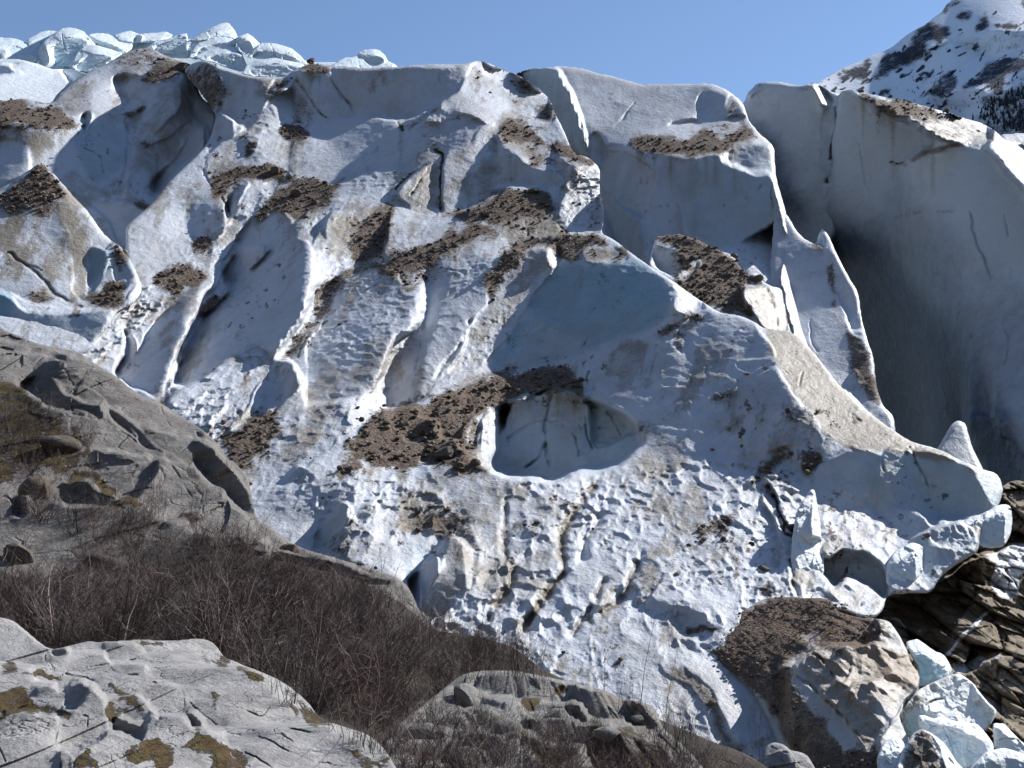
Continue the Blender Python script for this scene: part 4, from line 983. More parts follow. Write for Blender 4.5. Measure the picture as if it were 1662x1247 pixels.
# dirty mound at lower right
GA = lambda pts, o=0.3: [(x, y, M_gl.at(x, y) + o) for x, y in pts]
serac('mound', "moraine_mound", ice_mat("silty_ice", snow=(0.50, 0.495, 0.475), ice=(0.36, 0.48, 0.52), grey=0.7, scale=1.6, dirtcol=(0.125, 0.085, 0.060), tancol=(0.30, 0.225, 0.15)), "big earth-brown debris mound with dirty lumpy ice end, beside the fallen ice blocks", "debris mound", crop=9,
 outline="-90,560 0,490 80,440 150,400 200,370 250,340 330,328 400,325 470,330 530,330 580,335 620,350 640,385 660,405 740,430 800,440 850,445 920,460 960,500 1000,560 1030,620 1050,680 1090,740 1085,790 1070,830 1010,880 1000,940 985,970 1030,1100 1010,1160 960,1180 900,1180 885,1300 380,1300 330,1120 230,900 130,770 0,670",
 anchors=GA([(1300,976),(1245,978),(1200,1000),(1165,1040),(1140,1050),(1180,1080),(1205,1110),(1235,1170),(1250,1220)])+[(1480,1060,72),(1430,1005,77),(1300,1100,68),(1420,1180,62),(1340,1240,62),(1460,1220,60)],
 base=(12, 48), st=1.5, cup=1.4, U=.1, rough=.12, rlen=1.6, rim=4, rim_m=.4, Ld=80, back=.12, seed=12, facets=[
 f(9, "-90,560 150,400 400,325 620,345 850,440 920,465 900,540 780,600 560,580 430,650 350,720 420,850 560,1000 660,1150 520,1180 300,940 180,790 -20,670", 10, 55, 5, D=.95, T=.9, U=.05),
 f(9, "180,790 350,720 440,860 600,1030 670,1160 560,1190 420,1180 300,960", 12, 46, 8, D=.6, T=1, U=.08),
 f(9, "430,680 560,595 800,600 930,470 1000,560 1090,740 1080,820 1000,900 850,860 890,1000 1000,1160 840,1170 700,1000 560,850 440,760", 18, 30, 6, T=.62, D=.05, U=.55, R=.3),
 f(9, "850,445 920,462 1000,560 1040,680 960,600 900,540", 35, 30, 4, T=.3, D=.25),
 f(9, "800,600 960,620 1080,740 1060,820 940,760 860,690", 25, 36, 5, T=.75, U=.4),
 f(9, "460,660 540,630 600,690 640,790 560,800 480,730", -20, 28, 4, B=.2),
 f(9, "640,620 720,600 740,680 700,780 640,720", -35, 15, 5, D=.2),
 f(9, "700,840 820,800 900,860 930,1000 880,1080 820,1000", -30, 14, 6, D=.15),
 f(9, "820,800 900,790 1000,860 980,940 920,960 880,880", 40, 42, 4, T=.5),
 f(9, "360,690 410,690 430,740 400,800 370,730", -40, 15, 3, D=.5),
 f(9, "440,540 560,530 580,560 480,570", 20, 55, 3, D=.1, T=.1),
 f(9, "790,500 870,540 930,560 920,580 840,560", -60, 5, 2, B=.3),
 f(9, "520,1190 640,1150 850,1160 890,1195 885,1300 480,1300", 0, 50, 3, D=1),
 f(9, "870,1100 1000,960 1040,1100 1000,1160 900,1180", 35, 38, 4, T=0, U=.2),
 l(9, "400,690 480,780 560,860 700,1000 850,1160", 2.2, .3, D=.3),
 l(9, "500,620 590,680 640,760", 2.5, .4, D=.5),
 ])

# ------------------------------------------------------------------ far seracs and snow at the upper left
def far(name, label, cat, pts, D, facets=(), mat=None, base=(26, 46), B=.42, thick=40, **kw):
    P0 = P(0, pts); c = P0.mean(0)
    args = dict(rim=1.6, rim_m=1.5, U=0, rough=.25, rlen=9, st=0.9, Ld=80, warp=3.0, edge=2.2, smooth=False, blocky=(8.0, .55, .1), thick=thick, seed=20 + len(MASS))
    args.update(kw)
    m = Mass(0, pts, [(c[0], c[1], D), (c[0] + 20, c[1], D), (c[0], c[1] + 20, D * .97)], base=base, B=B, facets=facets, **args)
    MASS['far%d' % len(MASS)] = m
    return tag(m.build(name, mat or ICE_CLEAN), label, cat, group="pale blue seracs of the upper icefall")

m = Mass(0, "-60,80 20,75 100,60 200,70 330,62 420,72 500,100 560,100 640,104 660,150 -60,200", [(0, 100, 470), (600, 110, 450), (300, 70, 480)], base=(15, 45), rim=4, rim_m=4, U=0, rough=.6, rlen=15, st=2, seed=33, B=.35)
tag(m.build("ice_field", ICE_CLEAN), "pale broken ice filling the gaps between the far seracs", "ice field", kind="structure")
far("serac", "long pale serac with bumpy crest at the far left end of the skyline", "serac", "-40,62 0,60 15,61 30,64 45,70 58,78 64,90 60,108 -40,112", 425, [f(0, "-40,62 30,64 50,75 20,72 -40,74", 35, 58, 2), f(0, "-40,80 30,82 64,95 60,108 -40,108", -20, 22, 3), f(0, "0,88 30,84 50,100 20,106", 40, 40, 3)])
far("serac", "low rounded pale serac half hidden behind the big dome on the skyline", "serac", "44,64 55,58 67,52 80,50 93,51 100,60 84,84 50,92", 440, [f(0, "44,64 67,52 93,51 80,60 60,66", 35, 58, 2)])
far("serac", "biggest rounded dome-shaped pale serac on the left skyline", "serac", "61,84 66,72 74,64 88,55 101,47 112,45 121,46 135,51 146,62 155,72 150,90 135,103 100,110 77,112 62,104", 415,
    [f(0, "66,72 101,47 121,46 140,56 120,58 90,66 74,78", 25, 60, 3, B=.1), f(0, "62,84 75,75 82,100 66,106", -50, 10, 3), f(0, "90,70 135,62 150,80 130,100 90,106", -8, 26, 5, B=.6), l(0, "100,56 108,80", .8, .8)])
far("serac", "wedge-shaped pale serac leaning against the right flank of the big dome", "serac", "112,108 118,98 128,81 138,74 148,72 172,78 199,86 192,96 178,106 148,116 125,114", 400,
    [f(0, "118,98 148,72 199,86 180,90 150,86 130,98", 30, 58, 2, B=.1), f(0, "130,100 150,88 185,94 150,112 125,112", -25, 16, 3)])
far("serac", "thin overhanging pale serac slab right of the big dome", "serac", "140,58 150,55 175,55 186,60 192,67 216,71 214,80 202,88 180,84 160,76", 430, [f(0, "142,56 175,55 192,67 216,71 190,72 160,66", 25, 60, 2, B=.1), f(0, "150,66 190,74 205,82 180,82 158,76", -20, 10, 2)])
far("serac", "twin-topped low serac in the middle of the far pale row", "serac", "184,58 198,53 212,50 226,55 248,53 270,51 281,56 276,62 250,68 219,70 194,67", 445, [f(0, "184,58 212,50 226,55 270,51 281,56 250,60 215,62", 25, 60, 2, B=.1), f(0, "222,56 232,58 226,68 216,68", -50, 10, 2)])
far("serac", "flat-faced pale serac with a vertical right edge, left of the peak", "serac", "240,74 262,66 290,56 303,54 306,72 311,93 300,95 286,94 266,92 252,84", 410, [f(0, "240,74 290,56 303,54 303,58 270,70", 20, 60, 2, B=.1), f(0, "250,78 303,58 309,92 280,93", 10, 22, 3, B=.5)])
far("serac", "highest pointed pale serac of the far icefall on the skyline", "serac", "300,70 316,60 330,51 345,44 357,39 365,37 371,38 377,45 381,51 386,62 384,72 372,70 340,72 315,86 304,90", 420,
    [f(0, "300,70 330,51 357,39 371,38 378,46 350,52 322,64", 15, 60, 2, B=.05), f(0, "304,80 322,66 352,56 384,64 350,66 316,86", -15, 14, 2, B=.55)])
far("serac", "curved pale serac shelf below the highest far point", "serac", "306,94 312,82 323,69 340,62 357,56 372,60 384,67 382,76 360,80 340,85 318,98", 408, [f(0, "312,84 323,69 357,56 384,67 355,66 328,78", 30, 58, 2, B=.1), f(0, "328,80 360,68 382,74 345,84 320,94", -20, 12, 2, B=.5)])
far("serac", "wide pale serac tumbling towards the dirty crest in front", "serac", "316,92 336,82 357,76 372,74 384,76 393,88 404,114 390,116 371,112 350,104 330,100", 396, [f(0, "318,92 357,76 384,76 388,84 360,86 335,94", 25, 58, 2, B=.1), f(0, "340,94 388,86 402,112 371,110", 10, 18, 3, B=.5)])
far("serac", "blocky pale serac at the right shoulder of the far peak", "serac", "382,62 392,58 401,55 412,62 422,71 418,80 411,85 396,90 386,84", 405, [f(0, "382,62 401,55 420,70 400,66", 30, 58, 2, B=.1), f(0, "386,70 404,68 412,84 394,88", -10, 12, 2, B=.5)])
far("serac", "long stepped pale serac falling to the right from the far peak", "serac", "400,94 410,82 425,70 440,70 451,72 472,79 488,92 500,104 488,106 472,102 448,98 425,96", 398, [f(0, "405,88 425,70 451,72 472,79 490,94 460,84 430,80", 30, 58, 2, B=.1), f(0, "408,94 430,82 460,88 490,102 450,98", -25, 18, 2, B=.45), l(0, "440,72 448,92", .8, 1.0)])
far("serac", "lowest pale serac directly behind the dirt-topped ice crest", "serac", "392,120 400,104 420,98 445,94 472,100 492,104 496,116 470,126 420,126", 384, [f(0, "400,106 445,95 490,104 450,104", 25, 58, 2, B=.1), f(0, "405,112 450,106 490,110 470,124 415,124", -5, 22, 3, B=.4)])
far("serac", "small isolated pair of pale knobs on the skyline right of the far icefall", "serac", "540,106 548,100 560,94 570,94 580,90 582,85 590,81 600,80 610,80 618,83 626,91 629,99 640,106 645,114 540,114", 400, [f(0, "545,102 570,94 584,90 592,98 560,102", 20, 60, 2), f(0, "584,88 600,80 620,84 614,88 595,90", 30, 58, 2), f(0, "586,92 614,90 626,100 600,104", -25, 18, 2)])
m = Mass(0, "-60,92 0,96 30,97 60,104 84,112 110,112 135,118 150,128 120,150 90,200 -60,210", [(0, 110, 330), (140, 130, 320), (60, 150, 300), (0, 180, 285)], base=(25, 52), rim=5, rim_m=3, U=0, rough=.3, rlen=8, st=1.6, Ld=90, seed=41, facets=[
    f(0, "100,110 135,112 150,130 128,140 108,126", -60, 25, 3, B=.3), f(0, "-60,110 10,108 40,112 30,122 -60,126", -30, 30, 4), f(0, "20,112 60,108 80,118 50,124", 20, 55, 3)])
tag(m.build("snowfield", ICE_CLEAN), "bright smooth snow slope below the far seracs", "snow", kind="structure")

# ------------------------------------------------------------------ the mountain beyond
MTN = ice_mat("mountain_snow_and_rock", snow=(0.72, 0.74, 0.79), ice=(0.4, 0.5, 0.6), grey=0.10, scale=0.06, dirtcol=(0.04, 0.045, 0.06), tancol=(0.06, 0.06, 0.07), spec=0.1, rough=0.8)
mk = []
for pts in ("1416,128 1430,103 1462,79 1479,65 1512,38 1534,34 1540,48 1527,67 1503,84 1479,99 1459,111 1435,123", "1346,144 1368,125 1389,106 1409,106 1414,115 1406,132 1387,127 1368,140",
            "1563,152 1570,135 1589,115 1618,96 1647,91 1690,80 1690,100 1637,130 1623,140 1604,144 1594,142 1575,149", "1500,159 1517,140 1539,118 1556,110 1558,132 1548,154 1529,162",
            "1424,144 1440,138 1456,141 1452,150 1430,153", "1580,46 1594,25 1608,43 1596,58", "1551,31 1565,24 1577,21 1575,30 1558,38", "1530,16 1552,-6 1556,6 1540,18", "1430,86 1448,70 1464,61 1462,66 1444,78",
            "1498,130 1514,118 1518,124 1506,134", "1616,42 1630,36 1654,38 1650,46 1630,46", "1660,0 1690,-10 1690,30 1664,20"):
    mk.append(f(0, pts, None, 0, 3, D=.88))
_r = np.random.default_rng(8)
for _ in range(110):      # small rock ribs running down the fall line
    x_ = _r.uniform(1350, 1690); y_ = _r.uniform(max(8, 150 - (x_ - 1330) * .62), 185); L_ = _r.uniform(4, 17); w_ = _r.uniform(1.3, 4.2); q_ = _r.uniform(.5, 1.05)
    dx, dy = -L_ * math.cos(q_), L_ * math.sin(q_)
    mk.append(f(0, "%.1f,%.1f %.1f,%.1f %.1f,%.1f %.1f,%.1f" % (x_, y_, x_ + w_, y_ + w_ * .7, x_ + dx + w_ * .6, y_ + dy + w_ * .5, x_ + dx - w_ * .4, y_ + dy), None, 0, 1, D=.95))
mk += [f(0, "1577,192 1589,166 1606,156 1637,144 1700,125 1700,240 1600,240", -10, 40, 5, D=.62), f(0, "1555,72 1572,60 1590,68 1596,76 1570,74", -55, 30, 4), f(0, "1432,146 1500,104 1556,74 1560,90 1510,110 1470,130", 45, 44, 6), f(0, "1556,20 1620,0 1690,-20 1690,30 1600,30 1570,60", 35, 44, 8),
       f(0, "1480,96 1512,82 1550,70 1520,90 1490,106", -40, 34, 4), f(0, "1520,160 1560,150 1600,148 1590,166 1550,172", -45, 30, 5), f(0, "1590,60 1650,50 1690,60 1640,84 1600,92", -30, 36, 6, D=.3), l(0, "1430,132 1500,96 1560,60", 3, 12), l(0, "1500,160 1560,110 1620,70", 3, 12)]
M_mt = Mass(0, "1322,142 1330,133 1348,122 1365,112 1382,105 1400,98 1420,88 1440,80 1458,68 1475,55 1490,46 1500,42 1515,30 1528,20 1536,8 1545,0 1560,-40 1720,-90 1740,400 1300,400",
            [(1330, 133, 3300), (1550, 0, 3100), (1660, 0, 2800), (1660, 300, 2300), (1400, 300, 2600), (1500, 120, 2800)], base=(40, 47), st=1.3, warp=5, rim=4, rim_m=18, U=0, rough=2.0, rlen=160, Ld=100, back=.15, ragged=12, smear=0, pep=.75, seed=51, cliff=.5, sharp=.2, facets=mk)
mt = M_mt.build("mountain", MTN)
tag(mt, "snow-covered mountainside with dark rock bands", "mountain", kind="structure")

# ------------------------------------------------------------------ bedrock and boulders
CL = [f(6, "1050,1020 1110,930 1300,880 1400,810 1480,760 1500,850 1440,960 1380,1060 1330,1160 1200,1120", -50, -6, 5, D=0, T=.5),  # T paints the shadow under the ice front onto the rock
      f(6, "1480,742 1540,748 1600,716 1700,712 1700,800 1640,860 1612,940 1570,900 1530,872 1560,800 1500,765", 5, 50, 4, B=.95, U=.4),
      f(6, "1570,490 1600,450 1700,440 1700,560 1620,560 1600,640 1570,560", 0, 34, 4), f(6, "1600,560 1700,560 1700,710 1600,690", -40, 12, 4, T=.4),
      l(9, "1225,640 1290,585 1350,520 1400,480 1440,430 1475,405", 3.6, -.4, B=1), f(9, "1230,630 1290,660 1400,650 1520,615 1610,620 1600,650 1420,690 1340,740 1270,720", 5, 55, 4, B=.9, U=.2),
      f(9, "860,440 960,430 1010,500 1060,560 1000,560", -10, 30, 3, B=.85), f(9, "1050,480 1100,475 1150,525 1090,530", 0, 45, 3, B=.9), f(9, "1480,380 1600,420 1700,460 1700,620 1560,600 1450,560 1400,520", 20, 30, 4),
      f(9, "1400,690 1560,650 1700,700 1700,1080 1560,1010 1480,900", 5, 22, 5), f(9, "1400,960 1520,940 1640,1060 1600,1120 1480,1040", -20, 10, 4, B=.3)]
M_cl = Mass(0, "1240,1005 1300,940 1400,920 1500,880 1560,850 1600,842 1612,826 1622,798 1634,784 1650,780 1662,781 1740,770 1740,1290 1400,1290 1420,1060 1300,1080", [(1640, 790, 118), (1450, 1000, 97), (1660, 1000, 92), (1660, 1230, 72), (1500, 1150, 79), (1560, 880, 108), (1430, 1250, 70), (1300, 1000, 100), (1600, 960, 98)],
            base=(5, 28), st=1.5, warp=4, rim=3, rim_m=.5, U=0, rough=.22, rlen=3, Ld=90, blocky=(3.2, 1.5, .5), ragged=10, smear=0, seed=61, facets=CL, back=.2)
tag(M_cl.build("rock_cliff", CLIFF), "dark ochre blocky cliff with snow in its ledges, below the end of the ice front", "cliff")

QF = [f('A', "-160,-100 60,-20 260,20 480,80 700,170 900,310 1100,420 1300,540 1420,660 1300,620 1230,620 1050,560 860,500 700,400 640,330 500,250 420,120 300,80 -100,30", 38, 50, 6),
      f('A', "-160,30 300,80 420,120 500,250 360,200 260,190 0,180 -160,160", 5, 44, 6),
      f('A', "250,190 300,110 400,95 425,130 360,200 520,250 640,340 690,490 560,460 420,430 260,380 120,260", -48, 20, 6, T=.35),  # T on facets facing away is shade put into the colour
      f('A', "330,200 420,160 520,200 540,260 440,260", 10, 40, 4), f('A', "400,290 560,280 660,350 640,400 500,350", 10, 45, 5),
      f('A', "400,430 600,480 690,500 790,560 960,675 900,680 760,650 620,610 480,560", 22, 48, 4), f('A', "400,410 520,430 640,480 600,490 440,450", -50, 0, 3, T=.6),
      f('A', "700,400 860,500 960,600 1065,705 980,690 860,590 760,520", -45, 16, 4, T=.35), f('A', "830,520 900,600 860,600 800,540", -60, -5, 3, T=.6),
      f('A', "860,490 1050,570 1230,640 1250,790 1150,740 1060,690 960,590", 28, 46, 5),
      f('A', "1240,640 1330,628 1460,750 1580,900 1642,1000 1632,1140 1540,1060 1440,960 1320,870 1262,790", -28, -8, 4, T=.3),
      f('A', "1270,570 1340,560 1330,640 1290,620", -50, 0, 3, T=.4),
      f('A', "530,790 600,690 640,660 860,670 1040,700 1060,740 900,770 800,800 640,830", -14, 26, 5), f('A', "640,660 860,668 1040,700 900,710 700,690", 0, 55, 4),
      f('A', "700,880 800,790 960,760 1060,740 1240,880 1280,960 1420,1100 1500,1246 1100,1150 930,1010 860,980 760,920", 28, 44, 6), f('A', "905,985 1020,800 1000,790 930,900", -70, 5, 3, T=.4),
      f('A', "-160,260 140,280 300,400 460,560 600,650 500,700 430,800 200,860 -160,900", 5, 46, 6, D=.55, T=.35),
      f('A', "60,960 220,930 370,890 410,960 300,1070 160,1110", 25, 40, 4), f('A', "80,1000 160,960 220,1000 160,1120 80,1100", -60, 0, 4, T=.7), f('A', "400,900 560,880 700,960 850,980 900,1000 700,1040 430,1050", -20, -4, 4, T=.6),
      f('A', "500,800 640,840 720,880 700,960 560,880 440,900 400,860", 5, 55, 4, D=.7), f('A', "-160,970 40,985 90,1100 0,1160 -160,1160", 15, 35, 4), f('A', "200,640 420,640 460,740 300,760 200,720", 10, 44, 4),
      f('A', "1280,960 1420,930 1500,1040 1560,1100 1650,1170 1640,1246 1500,1246 1400,1100", 32, 42, 5), f('A', "700,1000 920,1010 940,1050 760,1060", 0, 50, 3, D=.9), f('A', "1180,1080 1300,1080 1260,1150 1200,1140", 0, 45, 3, D=.7),
      f(7, "1180,320 1280,305 1520,360 1560,460 1440,470 1200,380", -22, 8, 4, T=.25), f(7, "1180,290 1270,280 1275,310 1190,315", 0, 45, 3), f(7, "1090,200 1200,240 1340,310 1500,345 1380,340 1180,290", 20, 52, 3),
      f(8, "0,345 100,380 220,412 200,470 100,470 0,440", -18, 6, 3, T=.35), f(8, "0,335 110,372 230,410 290,450 240,440 100,392", 20, 54, 2), f(8, "225,420 292,452 345,525 380,605 300,590 240,500", 42, 32, 3),
      l('A', "410,420 520,440 650,490", 1.6, .25, T=.8), l('A', "700,500 780,560 900,640", 1.4, .2, T=.7), l('A', "0,20 60,30 90,60", 1.5, .2, T=.6), l('A', "1100,780 1180,900 1240,1000", 1.2, .12, T=.6), l('A', "1340,1010 1440,1040", 1.4, .15, T=.8, D=.5), l('A', "1360,1080 1440,1050", 1.4, .15, T=.8, D=.5)]
M_q = Mass(0, "-60,515 0,530 10,537 30,545 60,558 100,566 130,574 160,595 190,612 212,630 236,646 264,656 304,682 334,702 354,722 368,742 388,758 402,776 409,806 413,822 418,843 440,855 470,880 500,893 560,910 590,918 612,925 640,936 658,948 668,962 680,988 692,1010 740,1040 740,1200 -60,1200",
           [(0, 540, 78), (250, 660, 68), (400, 800, 56), (680, 980, 45), (0, 760, 54), (300, 850, 50), (100, 900, 44), (500, 950, 44), (100, 1050, 34), (600, 1100, 36), (150, 640, 66)], base=(10, 44), st=1.5, warp=4, rim=5, rim_m=.6, U=0, rough=.17, rlen=2.0, Ld=110, ragged=14, smear=0, blocky=(4.5, .17, 0), seed=71, facets=QF, back=.15)
tag(M_q.build("rock_outcrop", ROCK), "rounded brown-grey bedrock hump polished by ice, between the thicket and the glacier", "bedrock", kind="structure")

SOIL = rock_mat("shrub_litter", base=(0.06, 0.048, 0.040), dark=(0.026, 0.023, 0.021), light=(0.10, 0.085, 0.07), stain_tone=(0.06, 0.043, 0.03), scale=1.2, lichen=0.25)
M_t = Mass(0, "-60,930 60,945 150,940 230,915 330,890 420,905 500,920 600,950 660,985 700,1020 760,1030 830,1050 880,1085 950,1120 1050,1160 1150,1200 1230,1235 1290,1290 -60,1290",
           [(0, 930, 36), (300, 890, 41), (650, 990, 38), (0, 1010, 25), (330, 1040, 24), (880, 1085, 40), (800, 1110, 36), (640, 1250, 19), (520, 1150, 20), (1150, 1230, 34), (1000, 1180, 36), (1250, 1250, 36), (900, 1240, 26), (700, 1180, 27), (0, 1150, 17)], base=(5, 50), st=2, U=0, rough=.12, rlen=1.5, Ld=150, seed=81, rim=8, rim_m=.5, back=.05)
tag(M_t.build("hillside", SOIL), "dark soil and litter under the thicket", "ground", kind="structure")

SF = [f('E', "-60,640 200,635 560,700 800,790 870,830 880,960 700,930 560,850 480,830 330,850 180,830 -60,760", 8, 52, 4), f('E', "340,890 500,825 600,860 612,975 440,930", -32, 2, 3, T=.5), f('E', "868,815 960,815 1060,930 1085,1015 880,975", -42, -4, 3, T=.4),  # T darkens the ledge's shaded faces by colour
      f('E', "205,930 270,925 292,1015 220,1005", -40, -4, 2, T=.8), f('E', "-60,880 60,900 130,1040 220,1160 240,1290 -60,1290", 15, 48, 4), f('E', "300,960 440,930 620,980 560,1080 380,1120 300,1040", 12, 42, 4), f('E', "640,950 850,970 1050,1060 1150,1140 1200,1290 700,1290 600,1060", -6, 30, 5, D=.5, T=.3),
      f('E', "640,950 860,970 1060,1070 1000,1080 840,1000", 10, 54, 3), f('E', "200,800 320,820 260,900 200,860", 0, 48, 3, D=.9), f('E', "400,720 500,740 480,770 400,750", 0, 48, 3, D=.9), f('E', "130,1000 300,1060 440,1160 420,1246 240,1140", -10, 35, 4, D=.9, T=.3),
      f('D', "1330,900 1560,865 1662,960 1662,1050 1400,1040 1250,970", 15, 50, 4), f('D', "1400,1040 1662,1050 1662,1246 1450,1200", 0, 30, 4), f('D', "1200,1100 1330,1060 1410,1150 1330,1240 1200,1200", 25, 40, 4), f('D', "1410,890 1480,920 1510,1020 1450,980", -50, 5, 3, T=.7), f('D', "1500,1130 1580,1200 1600,1246 1500,1246", -60, 0, 3, T=.6), f('D', "900,830 1060,800 1090,900 1000,980 920,900", 10, 45, 4)]
M_s = Mass(0, "600,1290 630,1200 660,1165 690,1142 720,1118 745,1098 770,1090 800,1088 830,1088 850,1091 880,1097 905,1102 930,1106 945,1112 965,1116 985,1122 1002,1131 1018,1136 1042,1140 1062,1150 1070,1168 1080,1186 1105,1205 1130,1232 1150,1260 1160,1290",
           [(900, 1100, 31), (1060, 1160, 28), (700, 1150, 24), (680, 1240, 15.5), (900, 1240, 17), (1120, 1240, 22)], base=(5, 40), st=1.4, warp=4, rim=4, rim_m=.3, U=0, rough=.13, rlen=1.0, blocky=(2.0, .34, .3), Ld=90, ragged=12, smear=0, seed=91, facets=SF, back=.06)
LEDGE = rock_mat("ledge_gneiss", base=(0.29, 0.28, 0.265), dark=(0.08, 0.075, 0.07), light=(0.40, 0.385, 0.365), stain_tone=(0.16, 0.13, 0.10), scale=1.6, lichen=0.35)
tag(M_s.build("rock_ledge", LEDGE), "broken grey rock ledge with mossy hollows, among shrubs at the bottom centre", "rock ledge")

RF = []
for pts in ("0,740 200,760 420,880 400,930 200,905 0,905", "60,555 180,600 300,600 430,640 400,680 300,690 120,640 0,640", "560,680 720,720 880,750 935,885 800,850 700,750", "860,440 1100,430 1160,480 960,495", "1280,720 1350,750 1520,800 1430,820 1430,850 1380,885 1340,800",
            "840,1100 1100,1080 1140,1180 1080,1260 860,1200", "1120,1080 1190,1090 1300,1010 1400,1080 1500,1120 1640,1260 1300,1260 1390,1180 1280,1130 1130,1110", "1320,515 1520,540 1545,590 1400,590", "1570,600 1680,610 1680,660 1580,640", "460,1190 560,1110 660,1170 640,1260 480,1240", "700,850 800,850 790,910 700,900", "0,540 80,570 60,600 0,590", "1130,380 1290,375 1300,400 1160,410"):
    RF.append(f('C', pts, 0, 60, 3, D=.60))
for pts in ("195,760 275,695 250,800", "360,800 500,860 590,970 430,985 370,900", "640,1140 760,1160 860,1200 1010,1260 700,1260", "690,1040 745,1060 730,1115", "0,580 90,620 60,650 0,620", "240,800 340,860 360,940 280,860"):
    RF.append(f('D', pts, 5, 55, 3, D=.58))
RF += [f('C', "-60,910 370,915 385,940 380,1290 -60,1290", 2, 44, 3), f('C', "-60,250 60,280 180,340 320,450 330,560 100,600 -60,520", 12, 54, 4), f('C', "420,500 560,488 740,590 1030,680 1000,720 860,752 640,680 440,640", 8, 66, 3),
       f('C', "400,860 460,700 540,690 680,770 700,1000 620,1080 400,1140", -18, 40, 4), f('C', "460,700 560,690 570,760 470,860 420,850", -40, 20, 4, T=.2), f('C', "230,720 350,700 390,790 330,800 240,780", 10, 44, 3), f('C', "330,440 440,460 440,520 350,520", -30, 0, 3, T=.7),  # T on the slab's turned-away faces is painted shade
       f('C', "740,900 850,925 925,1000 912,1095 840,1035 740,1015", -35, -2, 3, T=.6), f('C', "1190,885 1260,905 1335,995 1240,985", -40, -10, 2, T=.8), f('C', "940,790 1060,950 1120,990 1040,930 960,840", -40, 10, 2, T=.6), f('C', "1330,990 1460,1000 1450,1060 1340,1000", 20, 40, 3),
       f('C', "1460,1000 1580,1110 1540,1120 1440,1050", -40, 0, 2, T=.4), f('C', "750,455 830,490 820,520 770,500", -50, -10, 2, T=.8), f('C', "660,430 850,440 960,510 940,580 800,570 720,560", -10, 50, 3), f('C', "1030,690 1200,760 1190,900 1060,900 1000,760", 15, 56, 3), f('C', "700,1030 840,1040 920,1100 780,1110", 10, 62, 3),
       f('C', "390,1140 470,1180 460,1290 380,1290", 30, 40, 3), f('C', "650,1150 780,1180 800,1290 650,1290", 10, 50, 3), f('D', "-60,640 200,700 360,900 560,1000 850,1080 900,1260 -60,1260", 10, 64, 8), f('D', "780,1090 870,1090 870,1180 800,1170", 20, 50, 3), f('D', "900,1130 960,1170 950,1190 905,1160", 20, 50, 2)]
for c_, pts, wd in (('D', "270,980 340,1000 490,1040", 1.3), ('D', "80,1050 200,1100 330,1160 560,1210", 1.2), ('D', "20,870 110,910 160,870", 1.3), ('D', "0,1140 90,1180 180,1240", 1.0), ('C', "1390,910 1460,950 1520,970 1662,1010", 1.2), ('C', "1000,690 1100,690 1190,690 1260,620", 1.2), ('C', "430,640 540,650 640,690", 1.3), ('C', "388,935 378,1100 380,1246", 1.6),
                    ('C', "1180,700 1200,800 1180,860", 1.2), ('C', "560,1010 575,920 540,900", 1.2), ('C', "1600,860 1662,890", 1.0), ('C', "700,560 760,620 900,640", 1.0), ('D', "220,1020 300,1070", .8), ('C', "110,430 120,520", .9), ('C', "0,1120 40,1200", 1.2), ('D', "520,1200 620,1246", 1.0), ('C', "1230,820 1290,900 1400,960", 1.0)):
    RF.append(l(c_, pts, wd * .75, .035, T=.75, D=.5))
M_r = Mass(0, "-60,1000 0,1002 20,1007 35,1018 50,1030 80,1052 110,1048 140,1042 160,1043 230,1038 280,1040 320,1036 338,1040 352,1050 362,1064 390,1078 420,1090 450,1102 470,1114 488,1128 500,1140 520,1165 560,1180 590,1190 610,1202 630,1225 652,1262 660,1290 -60,1290",
           [(0, 1010, 14), (330, 1040, 15.5), (500, 1140, 12), (640, 1250, 9.5), (0, 1247, 7.4), (300, 1247, 8), (150, 1100, 11.5), (300, 1130, 11)], base=(6, 62), st=1.4, warp=4, rim=4, rim_m=.10, U=0, rough=.030, rlen=.5, blocky=(1.3, .05, 0), Ld=140, ragged=14, smear=0, seed=95, facets=RF, back=.10)
tag(M_r.build("rock_slab", SLAB), "pale grey bedrock slab with cracks and brown moss", "bedrock", kind="structure")

# ------------------------------------------------------------------ fallen ice
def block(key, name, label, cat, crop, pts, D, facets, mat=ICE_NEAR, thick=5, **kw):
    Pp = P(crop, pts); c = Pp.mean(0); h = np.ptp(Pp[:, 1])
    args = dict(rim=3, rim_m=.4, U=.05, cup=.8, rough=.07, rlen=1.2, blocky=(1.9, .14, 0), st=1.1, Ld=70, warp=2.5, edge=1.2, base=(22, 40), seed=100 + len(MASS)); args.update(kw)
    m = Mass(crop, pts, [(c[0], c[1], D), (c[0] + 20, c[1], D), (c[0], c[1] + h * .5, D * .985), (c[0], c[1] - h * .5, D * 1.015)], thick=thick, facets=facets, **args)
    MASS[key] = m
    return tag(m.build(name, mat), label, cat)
block('b1', "ice_block", "glowing pale cyan ice block wedged behind the lumpy end of the brown mound", "ice block", 9, "1020,575 1040,562 1060,558 1080,555 1120,580 1180,620 1210,630 1240,660 1265,710 1262,735 1240,760 1200,790 1100,812 1070,790 1085,720 1050,650", 74,
      [f(9, "1020,575 1080,555 1120,580 1240,660 1265,710 1255,735 1200,670 1120,635 1060,640", 30, 54, 3, B=0), f(9, "1050,640 1120,638 1200,680 1250,735 1200,790 1090,808 1085,720", -5, 14, 3, B=.95)], mat=ICE_CLEAN)
